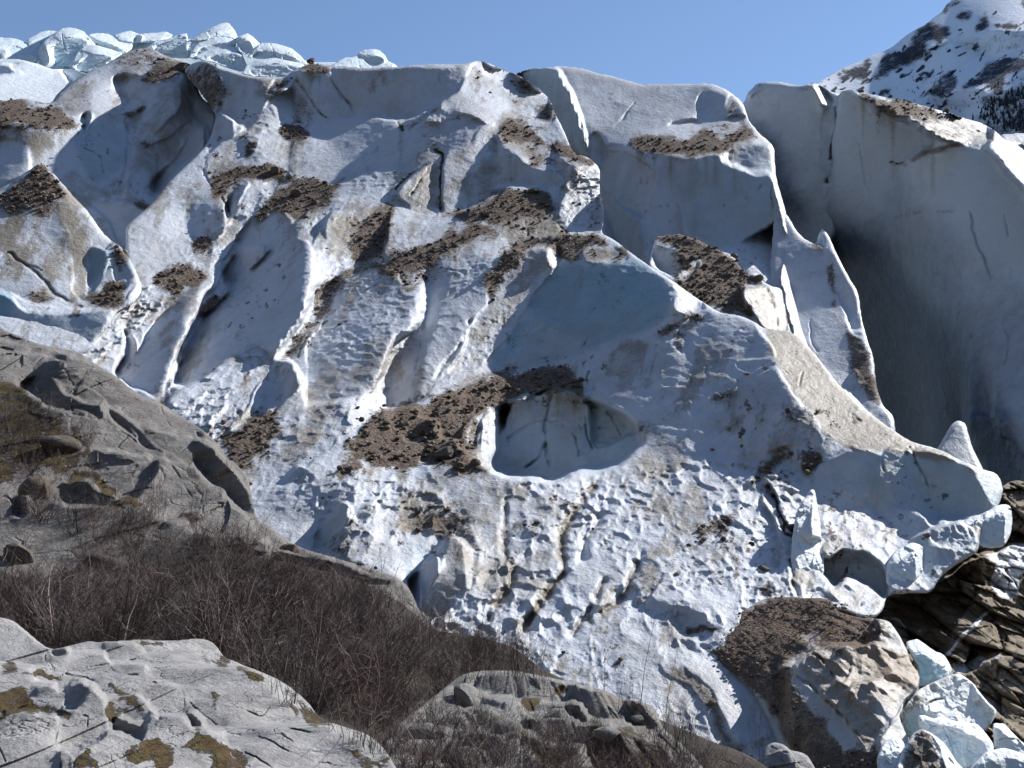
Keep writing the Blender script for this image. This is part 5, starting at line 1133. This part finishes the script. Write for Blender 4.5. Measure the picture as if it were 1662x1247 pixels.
block('b2', "ice_block", "large dirty-topped ice block with a shaded teal underside, between the mound and the cliff", "ice block", 9, "960,990 985,960 1000,935 1015,900 1035,868 1120,808 1250,748 1285,740 1312,742 1380,790 1410,830 1450,880 1480,910 1508,942 1490,990 1450,1040 1300,1070 1150,1060 1060,1100 1000,1040", 69,
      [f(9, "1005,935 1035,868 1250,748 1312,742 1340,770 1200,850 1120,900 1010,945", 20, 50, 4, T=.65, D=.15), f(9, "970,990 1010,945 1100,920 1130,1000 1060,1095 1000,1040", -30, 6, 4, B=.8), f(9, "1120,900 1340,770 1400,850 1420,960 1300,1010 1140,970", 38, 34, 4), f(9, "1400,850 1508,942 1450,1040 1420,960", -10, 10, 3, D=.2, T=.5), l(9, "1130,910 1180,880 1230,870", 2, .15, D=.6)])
block('b3', "ice_block", "long pale ice slab lying in front of the dirty-topped block", "ice block", 9, "1086,970 1092,962 1120,960 1160,978 1200,972 1320,1000 1400,1010 1450,1060 1490,1120 1480,1180 1450,1220 1380,1240 1310,1260 1240,1160 1200,1110 1100,1035", 62,
      [f(9, "1090,962 1200,972 1400,1010 1490,1120 1420,1090 1300,1040 1180,1010", 25, 55, 3), f(9, "1100,990 1180,1012 1300,1044 1440,1110 1450,1200 1310,1250 1200,1100 1100,1035", 0, 26, 4, B=.45)])
block('b4', "ice_block", "smooth pale ice block cut off by the lower right corner", "ice block", 9, "1340,1290 1380,1230 1420,1190 1450,1160 1500,1145 1550,1140 1620,1160 1680,1185 1760,1210 1760,1320 1340,1320", 57, [f(9, "1380,1230 1450,1160 1550,1140 1760,1210 1760,1240 1560,1180 1460,1200", 20, 58, 3), f(9, "1400,1230 1560,1190 1760,1250 1760,1320 1380,1320", 5, 24, 4, B=.4)])
block('b5', "ice_block", "small upright ice fin at the right edge, under the cliff foot", "ice block", 9, "1488,1010 1520,1004 1550,1010 1580,1040 1600,1060 1640,1100 1680,1140 1700,1180 1660,1185 1500,1145 1490,1080", 67, [f(9, "1488,1010 1550,1010 1680,1140 1640,1130 1540,1040", 30, 50, 3), f(9, "1490,1020 1540,1040 1640,1140 1500,1140", -10, 14, 3, B=.5)], thick=2.5)
block('b6', "ice_block", "mud-crusted brown ice lump at the bottom edge beside the pale slab", "ice block", 9, "980,1290 1000,1160 1030,1105 1060,1060 1080,1045 1100,1037 1130,1045 1160,1062 1230,1120 1290,1210 1340,1290", 58, [f(9, "1000,1200 1060,1060 1110,1040 1180,1100 1230,1200 1220,1290 1000,1290", 5, 40, 4, D=.55, T=.9), f(9, "1150,1060 1230,1120 1340,1290 1250,1290 1200,1150", 45, 36, 4, T=.2)])
block('b7', "ice_block", "rounded white ice lump between the brown mound and the mud-crusted lump", "ice block", 9, "865,1200 880,1150 900,1110 930,1090 960,1078 990,1090 1012,1120 1005,1170 985,1230 960,1290 880,1290", 59, [f(9, "870,1190 900,1110 960,1078 1010,1120 960,1150", 25, 55, 3), f(9, "880,1200 960,1150 1000,1170 960,1290 880,1290", -10, 22, 3, B=.3)], thick=3)
block('b8', "boulder", "smooth grey boulder half out of frame below the brown mound", "boulder", 9, "215,1290 225,1230 250,1170 270,1130 300,1112 330,1110 370,1125 400,1150 440,1158 480,1172 510,1205 535,1290", 50, [f(9, "225,1220 270,1130 330,1110 370,1125 330,1150 290,1190", 0, 50, 3), f(9, "250,1190 340,1150 400,1160 390,1240 240,1260", -20, 20, 4, T=.3), f(9, "400,1150 480,1172 535,1290 440,1290", 40, 40, 4)], mat=SLAB, thick=3, rough=.03)
block('c1', "ice_block", "pale green-white ice block perched on the rocks at the end of the collapsed ice front", "ice block", 6, "1410,625 1430,608 1480,590 1530,565 1560,552 1590,550 1608,562 1612,600 1608,660 1590,700 1572,722 1530,728 1495,726 1460,705 1425,685", 97,
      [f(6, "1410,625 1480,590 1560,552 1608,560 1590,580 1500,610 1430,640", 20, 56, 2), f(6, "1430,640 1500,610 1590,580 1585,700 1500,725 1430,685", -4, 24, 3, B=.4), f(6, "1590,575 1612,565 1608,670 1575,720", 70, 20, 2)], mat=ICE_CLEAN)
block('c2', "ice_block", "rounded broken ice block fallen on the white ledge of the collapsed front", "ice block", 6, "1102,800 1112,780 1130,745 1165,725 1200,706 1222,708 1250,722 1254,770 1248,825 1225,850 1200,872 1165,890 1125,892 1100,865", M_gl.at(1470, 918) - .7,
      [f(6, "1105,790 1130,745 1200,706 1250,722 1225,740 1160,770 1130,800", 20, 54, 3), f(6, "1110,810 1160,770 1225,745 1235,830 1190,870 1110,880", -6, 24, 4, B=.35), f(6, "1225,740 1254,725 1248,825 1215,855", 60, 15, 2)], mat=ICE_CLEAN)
block('c3', "ice_pinnacle", "thin pointed ice pinnacle standing at the left end of the collapsed front", "ice pinnacle", 6, "716,690 724,640 730,590 745,560 765,525 782,500 796,488 808,494 814,520 822,570 832,640 838,710 846,790 844,830 826,850 775,845 730,830 712,780", M_gl.at(1318, 885) - .7,
      [f(6, "730,600 765,525 796,488 806,500 790,560 780,680 740,740 716,720", 25, 40, 4), f(6, "806,496 834,640 842,770 818,815 800,740 790,600", 60, 20, 3, B=.3), f(6, "716,700 790,690 836,700 830,790 730,780", 25, 46, 4, U=.2)], mat=ICE_CLEAN, thick=3)

# ------------------------------------------------------------------ loose stones and boulders
def ico(sub):
    t = (1 + 5 ** .5) / 2
    v = [(-1, t, 0), (1, t, 0), (-1, -t, 0), (1, -t, 0), (0, -1, t), (0, 1, t), (0, -1, -t), (0, 1, -t), (t, 0, -1), (t, 0, 1), (-t, 0, -1), (-t, 0, 1)]
    fs = [(0, 11, 5), (0, 5, 1), (0, 1, 7), (0, 7, 10), (0, 10, 11), (1, 5, 9), (5, 11, 4), (11, 10, 2), (10, 7, 6), (7, 1, 8), (3, 9, 4), (3, 4, 2), (3, 2, 6), (3, 6, 8), (3, 8, 9), (4, 9, 5), (2, 4, 11), (6, 2, 10), (8, 6, 7), (9, 8, 1)]
    v = [np.array(p) / np.linalg.norm(p) for p in v]
    for _ in range(sub):
        mid = {}; nf = []
        def m(a, b):
            k = (min(a, b), max(a, b))
            if k not in mid:
                q = v[a] + v[b]; v.append(q / np.linalg.norm(q)); mid[k] = len(v) - 1
            return mid[k]
        for a, b, c in fs:
            ab, bc, ca = m(a, b), m(b, c), m(c, a)
            nf += [(a, ab, ca), (b, bc, ab), (c, ca, bc), (ab, bc, ca)]
        fs = nf
    return np.array(v), np.array(fs)

def stone(rng, sub):
    v, fs = ico(sub)
    v = v.copy()
    for _ in range(9 if sub else 4):        # plane cuts make it angular
        d = rng.normal(size=3); d /= np.linalg.norm(d); h = rng.uniform(0.55, 0.85)
        e = v @ d; v -= np.clip(e - h, 0, None)[:, None] * d
    v *= np.array((rng.uniform(.8, 1.3), rng.uniform(.7, 1.1), rng.uniform(.55, .85)))
    return v, fs

def stone_mat(name, a, b, scale):
    n = NT(name); oi = n.n.new("ShaderNodeNewGeometry")
    c = n.mix(n.math('POWER', oi.outputs['Random Per Island'], 2.0), a, b)
    c = n.mix(n.math('MULTIPLY', n.step(n.noise(scale, 6, 0.7), 0.4, 0.65), 0.5), c, tuple(x * 0.5 for x in a))
    return n.done(c, 0.92, n.bump(n.noise(scale * 3, 5, 0.7), 0.3 / scale, 0.6), 0.2)
STONE = stone_mat("rubble_stone", (0.085, 0.068, 0.056), (0.36, 0.30, 0.24), 1.5)
BOULDER = rock_mat("boulder_rock", base=(0.15, 0.125, 0.105), dark=(0.055, 0.046, 0.04), light=(0.26, 0.22, 0.18), stain_tone=(0.17, 0.125, 0.085), scale=1.2, lichen=0.2)

def rubble(key_m, n, smin, smax, label, seed, thr=0.55):
    m = key_m
    rng = np.random.default_rng(seed)
    V, A = m.verts, m.vatt[:, 0]
    ids = np.where(A > thr)[0]
    d = np.linalg.norm(V[ids] - CAM, axis=1)
    p = d ** 2 * (A[ids] - thr + .1); p /= p.sum()
    pick = rng.choice(ids, size=n, p=p)
    kinds = [stone(rng, 0)[0] for _ in range(24)]; fs = stone(rng, 0)[1]
    vs, ff = [], []
    size = smin * (smax / smin) ** (rng.random(n) ** 2.6)
    for k, i in enumerate(pick):
        a = rng.uniform(0, 6.28); ca, sa = math.cos(a), math.sin(a)
        q = kinds[rng.integers(24)] * size[k]
        q = np.stack((q[:, 0] * ca - q[:, 1] * sa, q[:, 0] * sa + q[:, 1] * ca, q[:, 2]), 1)
        vs.append(q + V[i] + rng.normal(size=3) * 0.12 + np.array((0, 0, size[k] * 0.15))); ff.append(fs + 12 * k)
    me = mesh_np("rubble", np.concatenate(vs), None, np.concatenate(ff), smooth=False)
    me.materials.append(STONE)
    if m is not M_gl:                     # frozen into its serac: a part of it
        me.transform(__import__('mathutils').Matrix.Translation(-m.ob.location))
        o = bpy.data.objects.new("rubble_cap", me); COL.objects.link(o); o.parent = m.ob; o['kind'] = 'stuff'
        return o
    o = bpy.data.objects.new("rubble", me); COL.objects.link(o)
    return tag(o, label, "rubble", kind="stuff")

rubble(M_gl, 9000, .03, .40, "brown rubble strewn over the glacier's dirt bands", 1, .42)
rubble(MASS['hump'], 700, .07, .5, "rubble on the debris mound before the square serac", 2)
rubble(MASS['mound'], 1500, .03, .17, "small stones on the earth-brown mound", 3)
rubble(MASS['dome'], 450, .08, .5, "stones on the domed serac", 4)
rubble(MASS['bowl'], 550, .08, .5, "rubble on the crest of the rounded serac", 5)
rubble(MASS['block'], 350, .08, .5, "rubble band under the top of the square serac", 6)
rubble(MASS['wall'], 350, .1, .5, "stones along the dirty top of the tall ice wall", 7)

rng = np.random.default_rng(5)
BM = []
for k in range(7):
    v, fs = stone(rng, 3)
    v = v + 0.05 * np.stack([fbm(v[:, 0] * 2 + k, v[:, 1] * 2 + v[:, 2], 90 + j, 3) for j in range(3)], 1)
    me = mesh_np("boulder", v, None, fs, smooth=False); me.materials.append(BOULDER)
    ca = me.attributes.new("stain_tone", 'FLOAT_COLOR', 'POINT'); ca.data.foreach_set("color", np.tile((0, 0, 0, 1), len(v)).astype(np.float32))
    BM.append(me)
def boulder(m, px, py, wpx, label, squash=.8, group=None, mesh=None):
    D = m.at(px, py); r_ = wpx / 2 / FPX * D
    o = bpy.data.objects.new("boulder", BM[(int(px) * 7 + int(py)) % 7 if mesh is None else mesh])
    o.location = world(np.array(float(px)), np.array(float(py)), np.array(D - r_ * 0.35)); o.scale = (r_, r_, r_ * squash / .7); o.rotation_euler = (0, 0, (px * 1.7 + py) % 6.28)
    COL.objects.link(o)
    return tag(o, label, "boulder", group)
boulder(M_gl, 724, 738, 44, "big ochre-brown boulder at the foot of the rubble beside the hollow", .9)
boulder(M_gl, 770, 752, 24, "dark boulder at the lower lip of the rubble, left of the hollow")
boulder(M_gl, 745, 757, 22, "brown boulder just below the big ochre one by the hollow", .6)
boulder(M_gl, 672, 669, 15, "pale tan boulder on the left rim of the rubble above the hollow")
boulder(M_gl, 706, 673, 13, "pale boulder at the middle of the rubble ridge above the hollow")
boulder(M_gl, 799, 625, 9, "small pale stone on the crest of the rubble ridge")
boulder(M_gl, 1240, 923, 20, "lone dark boulder on the white pitted snow above the brown mound", .7)
boulder(M_gl, 446, 280, 26, "square brown boulder on the dirt ledge under the sunlit rib", .8)
boulder(M_gl, 480, 316, 20, "tan boulder in the rubble patch left of the centre slope", .8)
boulder(M_gl, 512, 330, 17, "flat tan boulder at the right end of the rubble patch", .5)
boulder(MASS['dome'], 298, 112, 26, "rounded brown boulder on the skyline right of the dome's dirty top", .9)
boulder(M_gl, 505, 99, 12, "small dark boulder on the skyline above the dirt-topped ice crest", .8)
boulder(M_gl, 868, 312, 22, "brown boulder on top of the wide rubble slope", .6)
boulder(M_gl, 790, 350, 20, "dark slab boulder low on the wide rubble slope", .5)
boulder(M_gl, 653, 206, 11, "small dark boulder in the notch between two snow panels", .7)
boulder(M_gl, 710, 247, 14, "brown boulder capping the long vertical crack", .8)
boulder(MASS['hump'], 1228, 452, 22, "dark boulder on the skyline of the debris mound beside bright snow", .8)
boulder(MASS['hump'], 1204, 440, 11, "small dark boulder left of the larger one on the debris mound", .8)
boulder(MASS['hump'], 1190, 416, 18, "dark boulder high on the debris mound's right crest", .7)
boulder(MASS['hump'], 1144, 432, 14, "pale boulder in the middle of the debris mound", .7)
boulder(MASS['hump'], 1172, 447, 12, "upright tan stone on the debris mound's rubble", 1.0)
boulder(MASS['wall'], 1397, 149, 11, "black boulder on the skyline of the tall wall's dirty top", .7)
boulder(MASS['wall'], 1536, 180, 12, "black boulder near the lower end of the tall wall's dirty top", .8)
boulder(MASS['wall'], 1587, 214, 9, "black stone near the right end of the tall wall's dirt slope", .6)
boulder(M_gl, 1155, 1022, 18, "reddish boulder at the snow edge above the brown mound", .5)
boulder(M_q, 470, 893, 34, "flat grey boulder resting on the bedrock hump above the thicket", .55, mesh=2)
boulder(M_q, 583, 917, 13, "small dark stone on the end of the bedrock hump", .8)
boulder(M_q, 610, 922, 9, "smallest dark stone at the tip of the bedrock hump", .8)
boulder(M_q, 60, 800, 60, "grey boulder among shrubs at the left edge of the bedrock hump", .8)
boulder(M_q, 95, 725, 70, "pale grey boulder below the shrubby left slope", .6)

for px, py, w_, lab in ((75, 985, 46, "pale boulder showing through the left part of the thicket"), (640, 1152, 44, "pale grey boulder deep in the thicket above the slab's tip"), (598, 1142, 26, "small grey boulder left of the pale one deep in the thicket"),
                        (30, 905, 60, "grey boulder at the left frame edge above the thicket"), (165, 912, 50, "low grey boulder half buried in shrubs at the thicket's upper left"), (735, 1168, 40, "grey boulder at the left foot of the broken ledge")):
    boulder(M_t if py > 940 else M_q, px, py, w_, lab, .7, mesh=int(px) % 7)

for px, py, w_, lab in ((755, 1135, 58, "rough grey boulder on the upper left shoulder of the broken ledge"), (690, 1195, 64, "pale grey boulder low on the left of the broken ledge"), (820, 1190, 74, "large grey boulder in the middle of the shrubby ledge"),
                        (905, 1165, 52, "grey boulder below the crest of the broken ledge"), (985, 1195, 46, "dark-sided boulder on the right half of the ledge"), (1035, 1172, 34, "small grey boulder at the right end of the ledge"), (760, 1230, 60, "grey boulder at the bottom edge below the ledge")):
    o_ = boulder(M_s, px, py, w_, lab, .75, mesh=(px // 7) % 7)
    o_.material_slots[0].link = 'OBJECT'; o_.material_slots[0].material = LEDGE

# ------------------------------------------------------------------ shrubs
def tube_tree(rng, height, nst, spread, lean, r0, twigs=3, segs=5, curl=.12):
    """stems and side twigs: three-sided tapering tubes; gives (stem verts, quads), (twig verts, quads)"""
    out = {0: [[], [], 0], 1: [[], [], 0]}
    def tube(p, d, L, r, n, wob, w_):
        V, Q, base = out[w_]
        pts = [p]; dd = d.copy()
        for k in range(n):
            dd = dd + rng.normal(size=3) * wob + np.array((0, 0, .03)); dd /= np.linalg.norm(dd)
            pts.append(pts[-1] + dd * L / n)
        ring = []
        ax = np.cross(d, (0.3, 1, 0.2)); ax /= np.linalg.norm(ax); ay = np.cross(d, ax); ay /= np.linalg.norm(ay)
        for k, q in enumerate(pts):
            rr = r * (1 - 0.8 * k / n)
            for j in range(3):
                t = 2.094 * j
                ring.append(q + rr * (math.cos(t) * ax + math.sin(t) * ay))
        V.append(np.array(ring)); out[w_][2] += len(ring)
        for k in range(n):
            for j in range(3):
                a = base + 3 * k + j; b = base + 3 * k + (j + 1) % 3
                Q.append((a, b, b + 3, a + 3))
        return pts
    for s_ in range(nst):
        az = rng.uniform(0, 6.283); sp_ = abs(rng.normal(0, spread))
        d = np.array((math.cos(az) * sp_ + lean, math.sin(az) * sp_, 1.0)); d /= np.linalg.norm(d)
        p = np.array((rng.normal(0, .12), rng.normal(0, .12), -0.05)) * height
        L = height * rng.uniform(.5, 1.15)
        pts = tube(p, d, L, r0 * rng.uniform(.5, 1.5), segs, curl, 0)
        for t in range(twigs):
            k = rng.integers(1, segs)
            d2 = d + rng.normal(size=3) * .75; d2[2] = abs(d2[2]) * .6 + .15; d2 /= np.linalg.norm(d2)
            p2 = tube(pts[k], d2, L * rng.uniform(.2, .5), r0 * .5, 3, .2, 1)
            if rng.random() < .7:
                d3 = d2 + rng.normal(size=3) * .8; d3 /= np.linalg.norm(d3)
                tube(p2[1], d3, L * rng.uniform(.1, .28), r0 * .34, 2, .2, 1)
    f_ = lambda o: (np.concatenate(o[0]), np.array(o[1])) if o[0] else (np.zeros((0, 3)), np.zeros((0, 4), int))
    return f_(out[0]), f_(out[1])

def joined(pair):
    (v, q), (v2, q2) = pair
    return np.concatenate((v, v2)), np.concatenate((q, q2 + len(v)))

def twig_mat(name, a, b):
    n = NT(name); g = n.n.new("ShaderNodeNewGeometry")
    c = n.mix(n.math('POWER', g.outputs['Random Per Island'], 2.4), a, b)
    c = n.mix(n.math('MULTIPLY', n.step(n.noise(0.5, 4, 0.6), 0.4, 0.62), 0.6), c, (0.095, 0.043, 0.035))
    return n.done(c, 0.7, None, 0.3)
TWIG = twig_mat("bare_twigs", (0.045, 0.030, 0.027), (0.34, 0.29, 0.26))
TWIG_GREY = twig_mat("grey_twigs", (0.07, 0.058, 0.05), (0.26, 0.23, 0.20))
rg = np.random.default_rng(11)
KINDS = [joined(tube_tree(rg, 1.0, rg.integers(6, 17), rg.uniform(.35, .8), rg.uniform(-.3, .45), .0065, rg.integers(3, 7), 5, rg.uniform(.12, .26))) for _ in range(26)]

def inside_pts(pts, n, rng):
    poly = smooth_poly(P(0, pts), n=4); out = []
    x0, y0 = poly.min(0); x1, y1 = poly.max(0)
    while len(out) < n:
        X = rng.uniform(x0, x1, (1, 4000)); Y = rng.uniform(y0, y1, (1, 4000))
        m_ = np.zeros(X.shape, bool)
        for k in range(len(poly)):
            ax, ay = poly[k]; bx, by = poly[(k + 1) % len(poly)]
            if ay != by: m_ ^= ((ay > Y) != (by > Y)) & (X < (bx - ax) * (Y - ay) / (by - ay) + ax)
        out += list(zip(X[m_], Y[m_]))
    return out[:n]

vs, qs, off = [], [], 0
def add_shrub(m, px, py, h):
    global off
    D = m.at(px, py)
    p = world(np.array(px), np.array(py), np.array(D))
    v, q = KINDS[rg.integers(len(KINDS))]
    a = rg.uniform(0, 6.283); ca, sa = math.cos(a), math.sin(a)
    w_ = np.stack((v[:, 0] * ca - v[:, 1] * sa, v[:, 0] * sa + v[:, 1] * ca, v[:, 2]), 1) * h
    t_ = rg.normal(0, .22) + .12
    w_[:, 0] += w_[:, 2] * t_
    vs.append(w_ + p); qs.append(q + off); off += len(v)
for px, py in inside_pts("-20,865 100,890 200,880 320,875 430,900 520,925 600,955 670,995 720,1030 790,1045 860,1080 860,1100 720,1140 640,1180 560,1180 500,1150 430,1100 340,1060 240,1060 140,1060 60,1060 -20,1020", 1750, rg):
    if vnoise(np.array([px / 60.]), np.array([py / 35.]), 9)[0] < (.02 if px < 200 and py < 950 else -.36): continue
    add_shrub(M_t if py > 945 or px > 300 else M_q, px, py, rg.choice((.4, .6, .8, 1.0, 1.35), p=(.2, .25, .25, .2, .1)) * rg.uniform(.85, 1.15) * (0.75 if py < 960 else 1) * (.8 + .5 * float(vnoise(np.array([px / 45.]), np.array([py / 30.]), 3)[0] + .5)))
for px, py in inside_pts("640,1200 720,1150 820,1180 950,1200 1080,1230 1200,1250 1200,1290 660,1290", 260, rg):
    add_shrub(M_t if px > 1140 else M_s, px, py, rg.uniform(.3, .75))
for px, py in inside_pts("-20,640 60,640 150,720 150,800 60,860 -20,860", 90, rg): add_shrub(M_q, px, py, rg.uniform(.8, 1.5))
for px, py in inside_pts("100,840 250,830 330,850 420,900 330,930 150,930", 90, rg): add_shrub(M_q, px, py, rg.uniform(.8, 1.4))
me = mesh_np("thicket", np.concatenate(vs), np.concatenate(qs), smooth=False); me.materials.append(TWIG)
o = bpy.data.objects.new("thicket", me); COL.objects.link(o)
tag(o, "dense mass of bare reddish-brown shrubs between the pale slab and the bedrock hump", "shrubs", kind="stuff")

SH = []
for k in range(8):
    pr = []
    for nm, (v, q) in zip(("shrub", "crown"), tube_tree(rg, 1.0, rg.integers(5, 11), .42, .10, .006, 3)):
        me = mesh_np(nm, v, q, smooth=False); me.materials.append(TWIG_GREY if k % 2 else TWIG); pr.append(me)
    SH.append(pr)
def shrub(m, px, py, h, label, group, k=None):
    pr = SH[rg.integers(8) if k is None else k]
    o = bpy.data.objects.new("shrub", pr[0]); c = bpy.data.objects.new("crown", pr[1]); COL.objects.link(c); c.parent = o
    o.location = world(np.array(float(px)), np.array(float(py)), np.array(m.at(px, py) - .1))
    o.scale = (h, h, h); o.rotation_euler = (0, 0, rg.uniform(0, 6.28)); COL.objects.link(o)
    tag(o, label, "shrub", group)
for px, py in inside_pts("690,1040 800,1060 880,1090 900,1110 800,1120 700,1090", 26, rg): shrub(M_s if py > 1088 else M_t, px, py, rg.uniform(.8, 1.3), "bare shrub at the right end of the thicket, against the snow", "bare shrubs fringing the thicket against the snow")
for px, py in inside_pts("720,1140 900,1120 1050,1160 1120,1230 900,1240 700,1220", 34, rg): shrub(M_s, px, py, rg.uniform(.35, .7), "thin bare shrub growing from the broken grey ledge", "bare shrubs on the broken ledge")
for px, py in inside_pts("1020,1150 1080,1170 1230,1250 1230,1280 1100,1280", 26, rg): shrub(M_t if px > 1120 else M_s, px, py, rg.uniform(.6, 1.1), "bare shrub at the bottom edge, against snow and mound", "bare shrubs in front of the snow tongue")
for px, py in inside_pts("230,830 330,840 380,760 290,740 200,790", 22, rg): shrub(M_q, px, py, rg.uniform(.7, 1.2), "sparse bare shrub rooted in the bedrock hump", "sparse shrubs on the bedrock hump")
for px, py in inside_pts("400,1100 520,1170 640,1230 560,1200 470,1140", 10, rg): shrub(M_r, px, py, rg.uniform(.25, .5), "low twiggy shrub on the slab's mossy right edge", "low shrubs along the slab's edge")

def sapling(m, px, py, ptop, lean, label):
    D = m.at(px, py); h = (py - ptop) / FPX * D * 1.02
    (v, q), _ = tube_tree(rg, h, 1, .02, lean, .012, 0, 7, .04)
    stem = v.reshape(-1, 3, 3).mean(1)
    V, Q, off = [], [], 0
    for k in range(9):
        i = rg.integers(2, len(stem) - 1)
        v2, q2 = joined(tube_tree(rg, h * rg.uniform(.10, .22), 1, .7, lean, .005, 1, 4, .1))
        V.append(v2 + stem[i]); Q.append(q2 + off); off += len(v2)
    me = mesh_np("sapling", v, q, smooth=False); me.materials.append(TWIG_GREY)
    mb = mesh_np("crown", np.concatenate(V), np.concatenate(Q), smooth=False); mb.materials.append(TWIG_GREY)
    c = bpy.data.objects.new("crown", mb); COL.objects.link(c)
    o = bpy.data.objects.new("sapling", me); o.location = world(np.array(float(px)), np.array(float(py)), np.array(D - .15)); COL.objects.link(o); c.parent = o
    tag(o, label, "sapling")
sapling(M_s, 992, 1128, 1006, .03, "straight bare sapling on the ledge, leftmost of those against the snow")
sapling(M_s, 1032, 1140, 1010, .18, "leaning bare sapling on the ledge in front of the snow")
sapling(M_s, 1064, 1152, 1040, .10, "short forked sapling at the right end of the ledge")
sapling(M_q, 618, 928, 856, -.05, "tall bare sapling at the tip of the bedrock hump")
sapling(M_t, 1212, 1236, 1120, .0, "bare sapling in front of the brown mound's foot")

# ------------------------------------------------------------------ conifers on the mountain
def conifer(rng):
    V, F = [], []; off = 0
    for k in range(7):
        z0 = .08 + k * .125; rad = .17 * (1 - k / 7.6) * rng.uniform(.8, 1.15); n = 9
        ang = np.linspace(0, 6.283, n, endpoint=False) + rng.uniform(0, 1)
        rr = rad * rng.uniform(.55, 1.25, n)
        V.append(np.concatenate((np.stack((np.cos(ang) * rr, np.sin(ang) * rr, np.full(n, z0) - rr * .25), 1), [[0, 0, z0 + .24]])))
        F += [(off + i, off + (i + 1) % n, off + n) for i in range(n)]; off += n + 1
    V.append(np.array([(.02, 0, 0), (-.01, .017, 0), (-.01, -.017, 0), (0, 0, .6)])); F += [(off, off + 1, off + 3), (off + 1, off + 2, off + 3), (off + 2, off, off + 3)]
    return np.concatenate(V), np.array(F)
n = NT("conifer_needles"); CON = n.done(n.mix(n.noise(.3, 4, .6), (0.022, 0.030, 0.036), (0.04, 0.05, 0.055)), 0.9)
CM = []
for k in range(5):
    v, fs = conifer(rg); me = mesh_np("conifer_tree", v, None, fs, smooth=False); me.materials.append(CON); CM.append(me)
def conif(px, py, hpx):
    D = M_mt.at(px, py); h = hpx / FPX * D
    o = bpy.data.objects.new("conifer_tree", CM[rg.integers(5)]); o.location = world(np.array(px), np.array(py), np.array(D - 3.0)); o.scale = (h * 1.15, h * 1.15, h); o.rotation_euler = (0, 0, rg.uniform(0, 6)); COL.objects.link(o)
    tag(o, "small dark conifer standing on the snowy mountainside", "conifer", "conifers on the mountainside")
for px, py in inside_pts("1576,196 1592,172 1612,158 1640,150 1664,142 1664,220 1640,214 1620,205 1600,200", 165, rg): conif(px, py, rg.uniform(6, 13))
for px, py in inside_pts("1540,172 1580,150 1664,110 1664,146 1610,160 1570,186", 34, rg): conif(px, py, rg.uniform(4, 8))
for px, py in inside_pts("1410,150 1500,120 1560,104 1540,160 1480,164", 22, rg): conif(px, py, rg.uniform(3.5, 6))
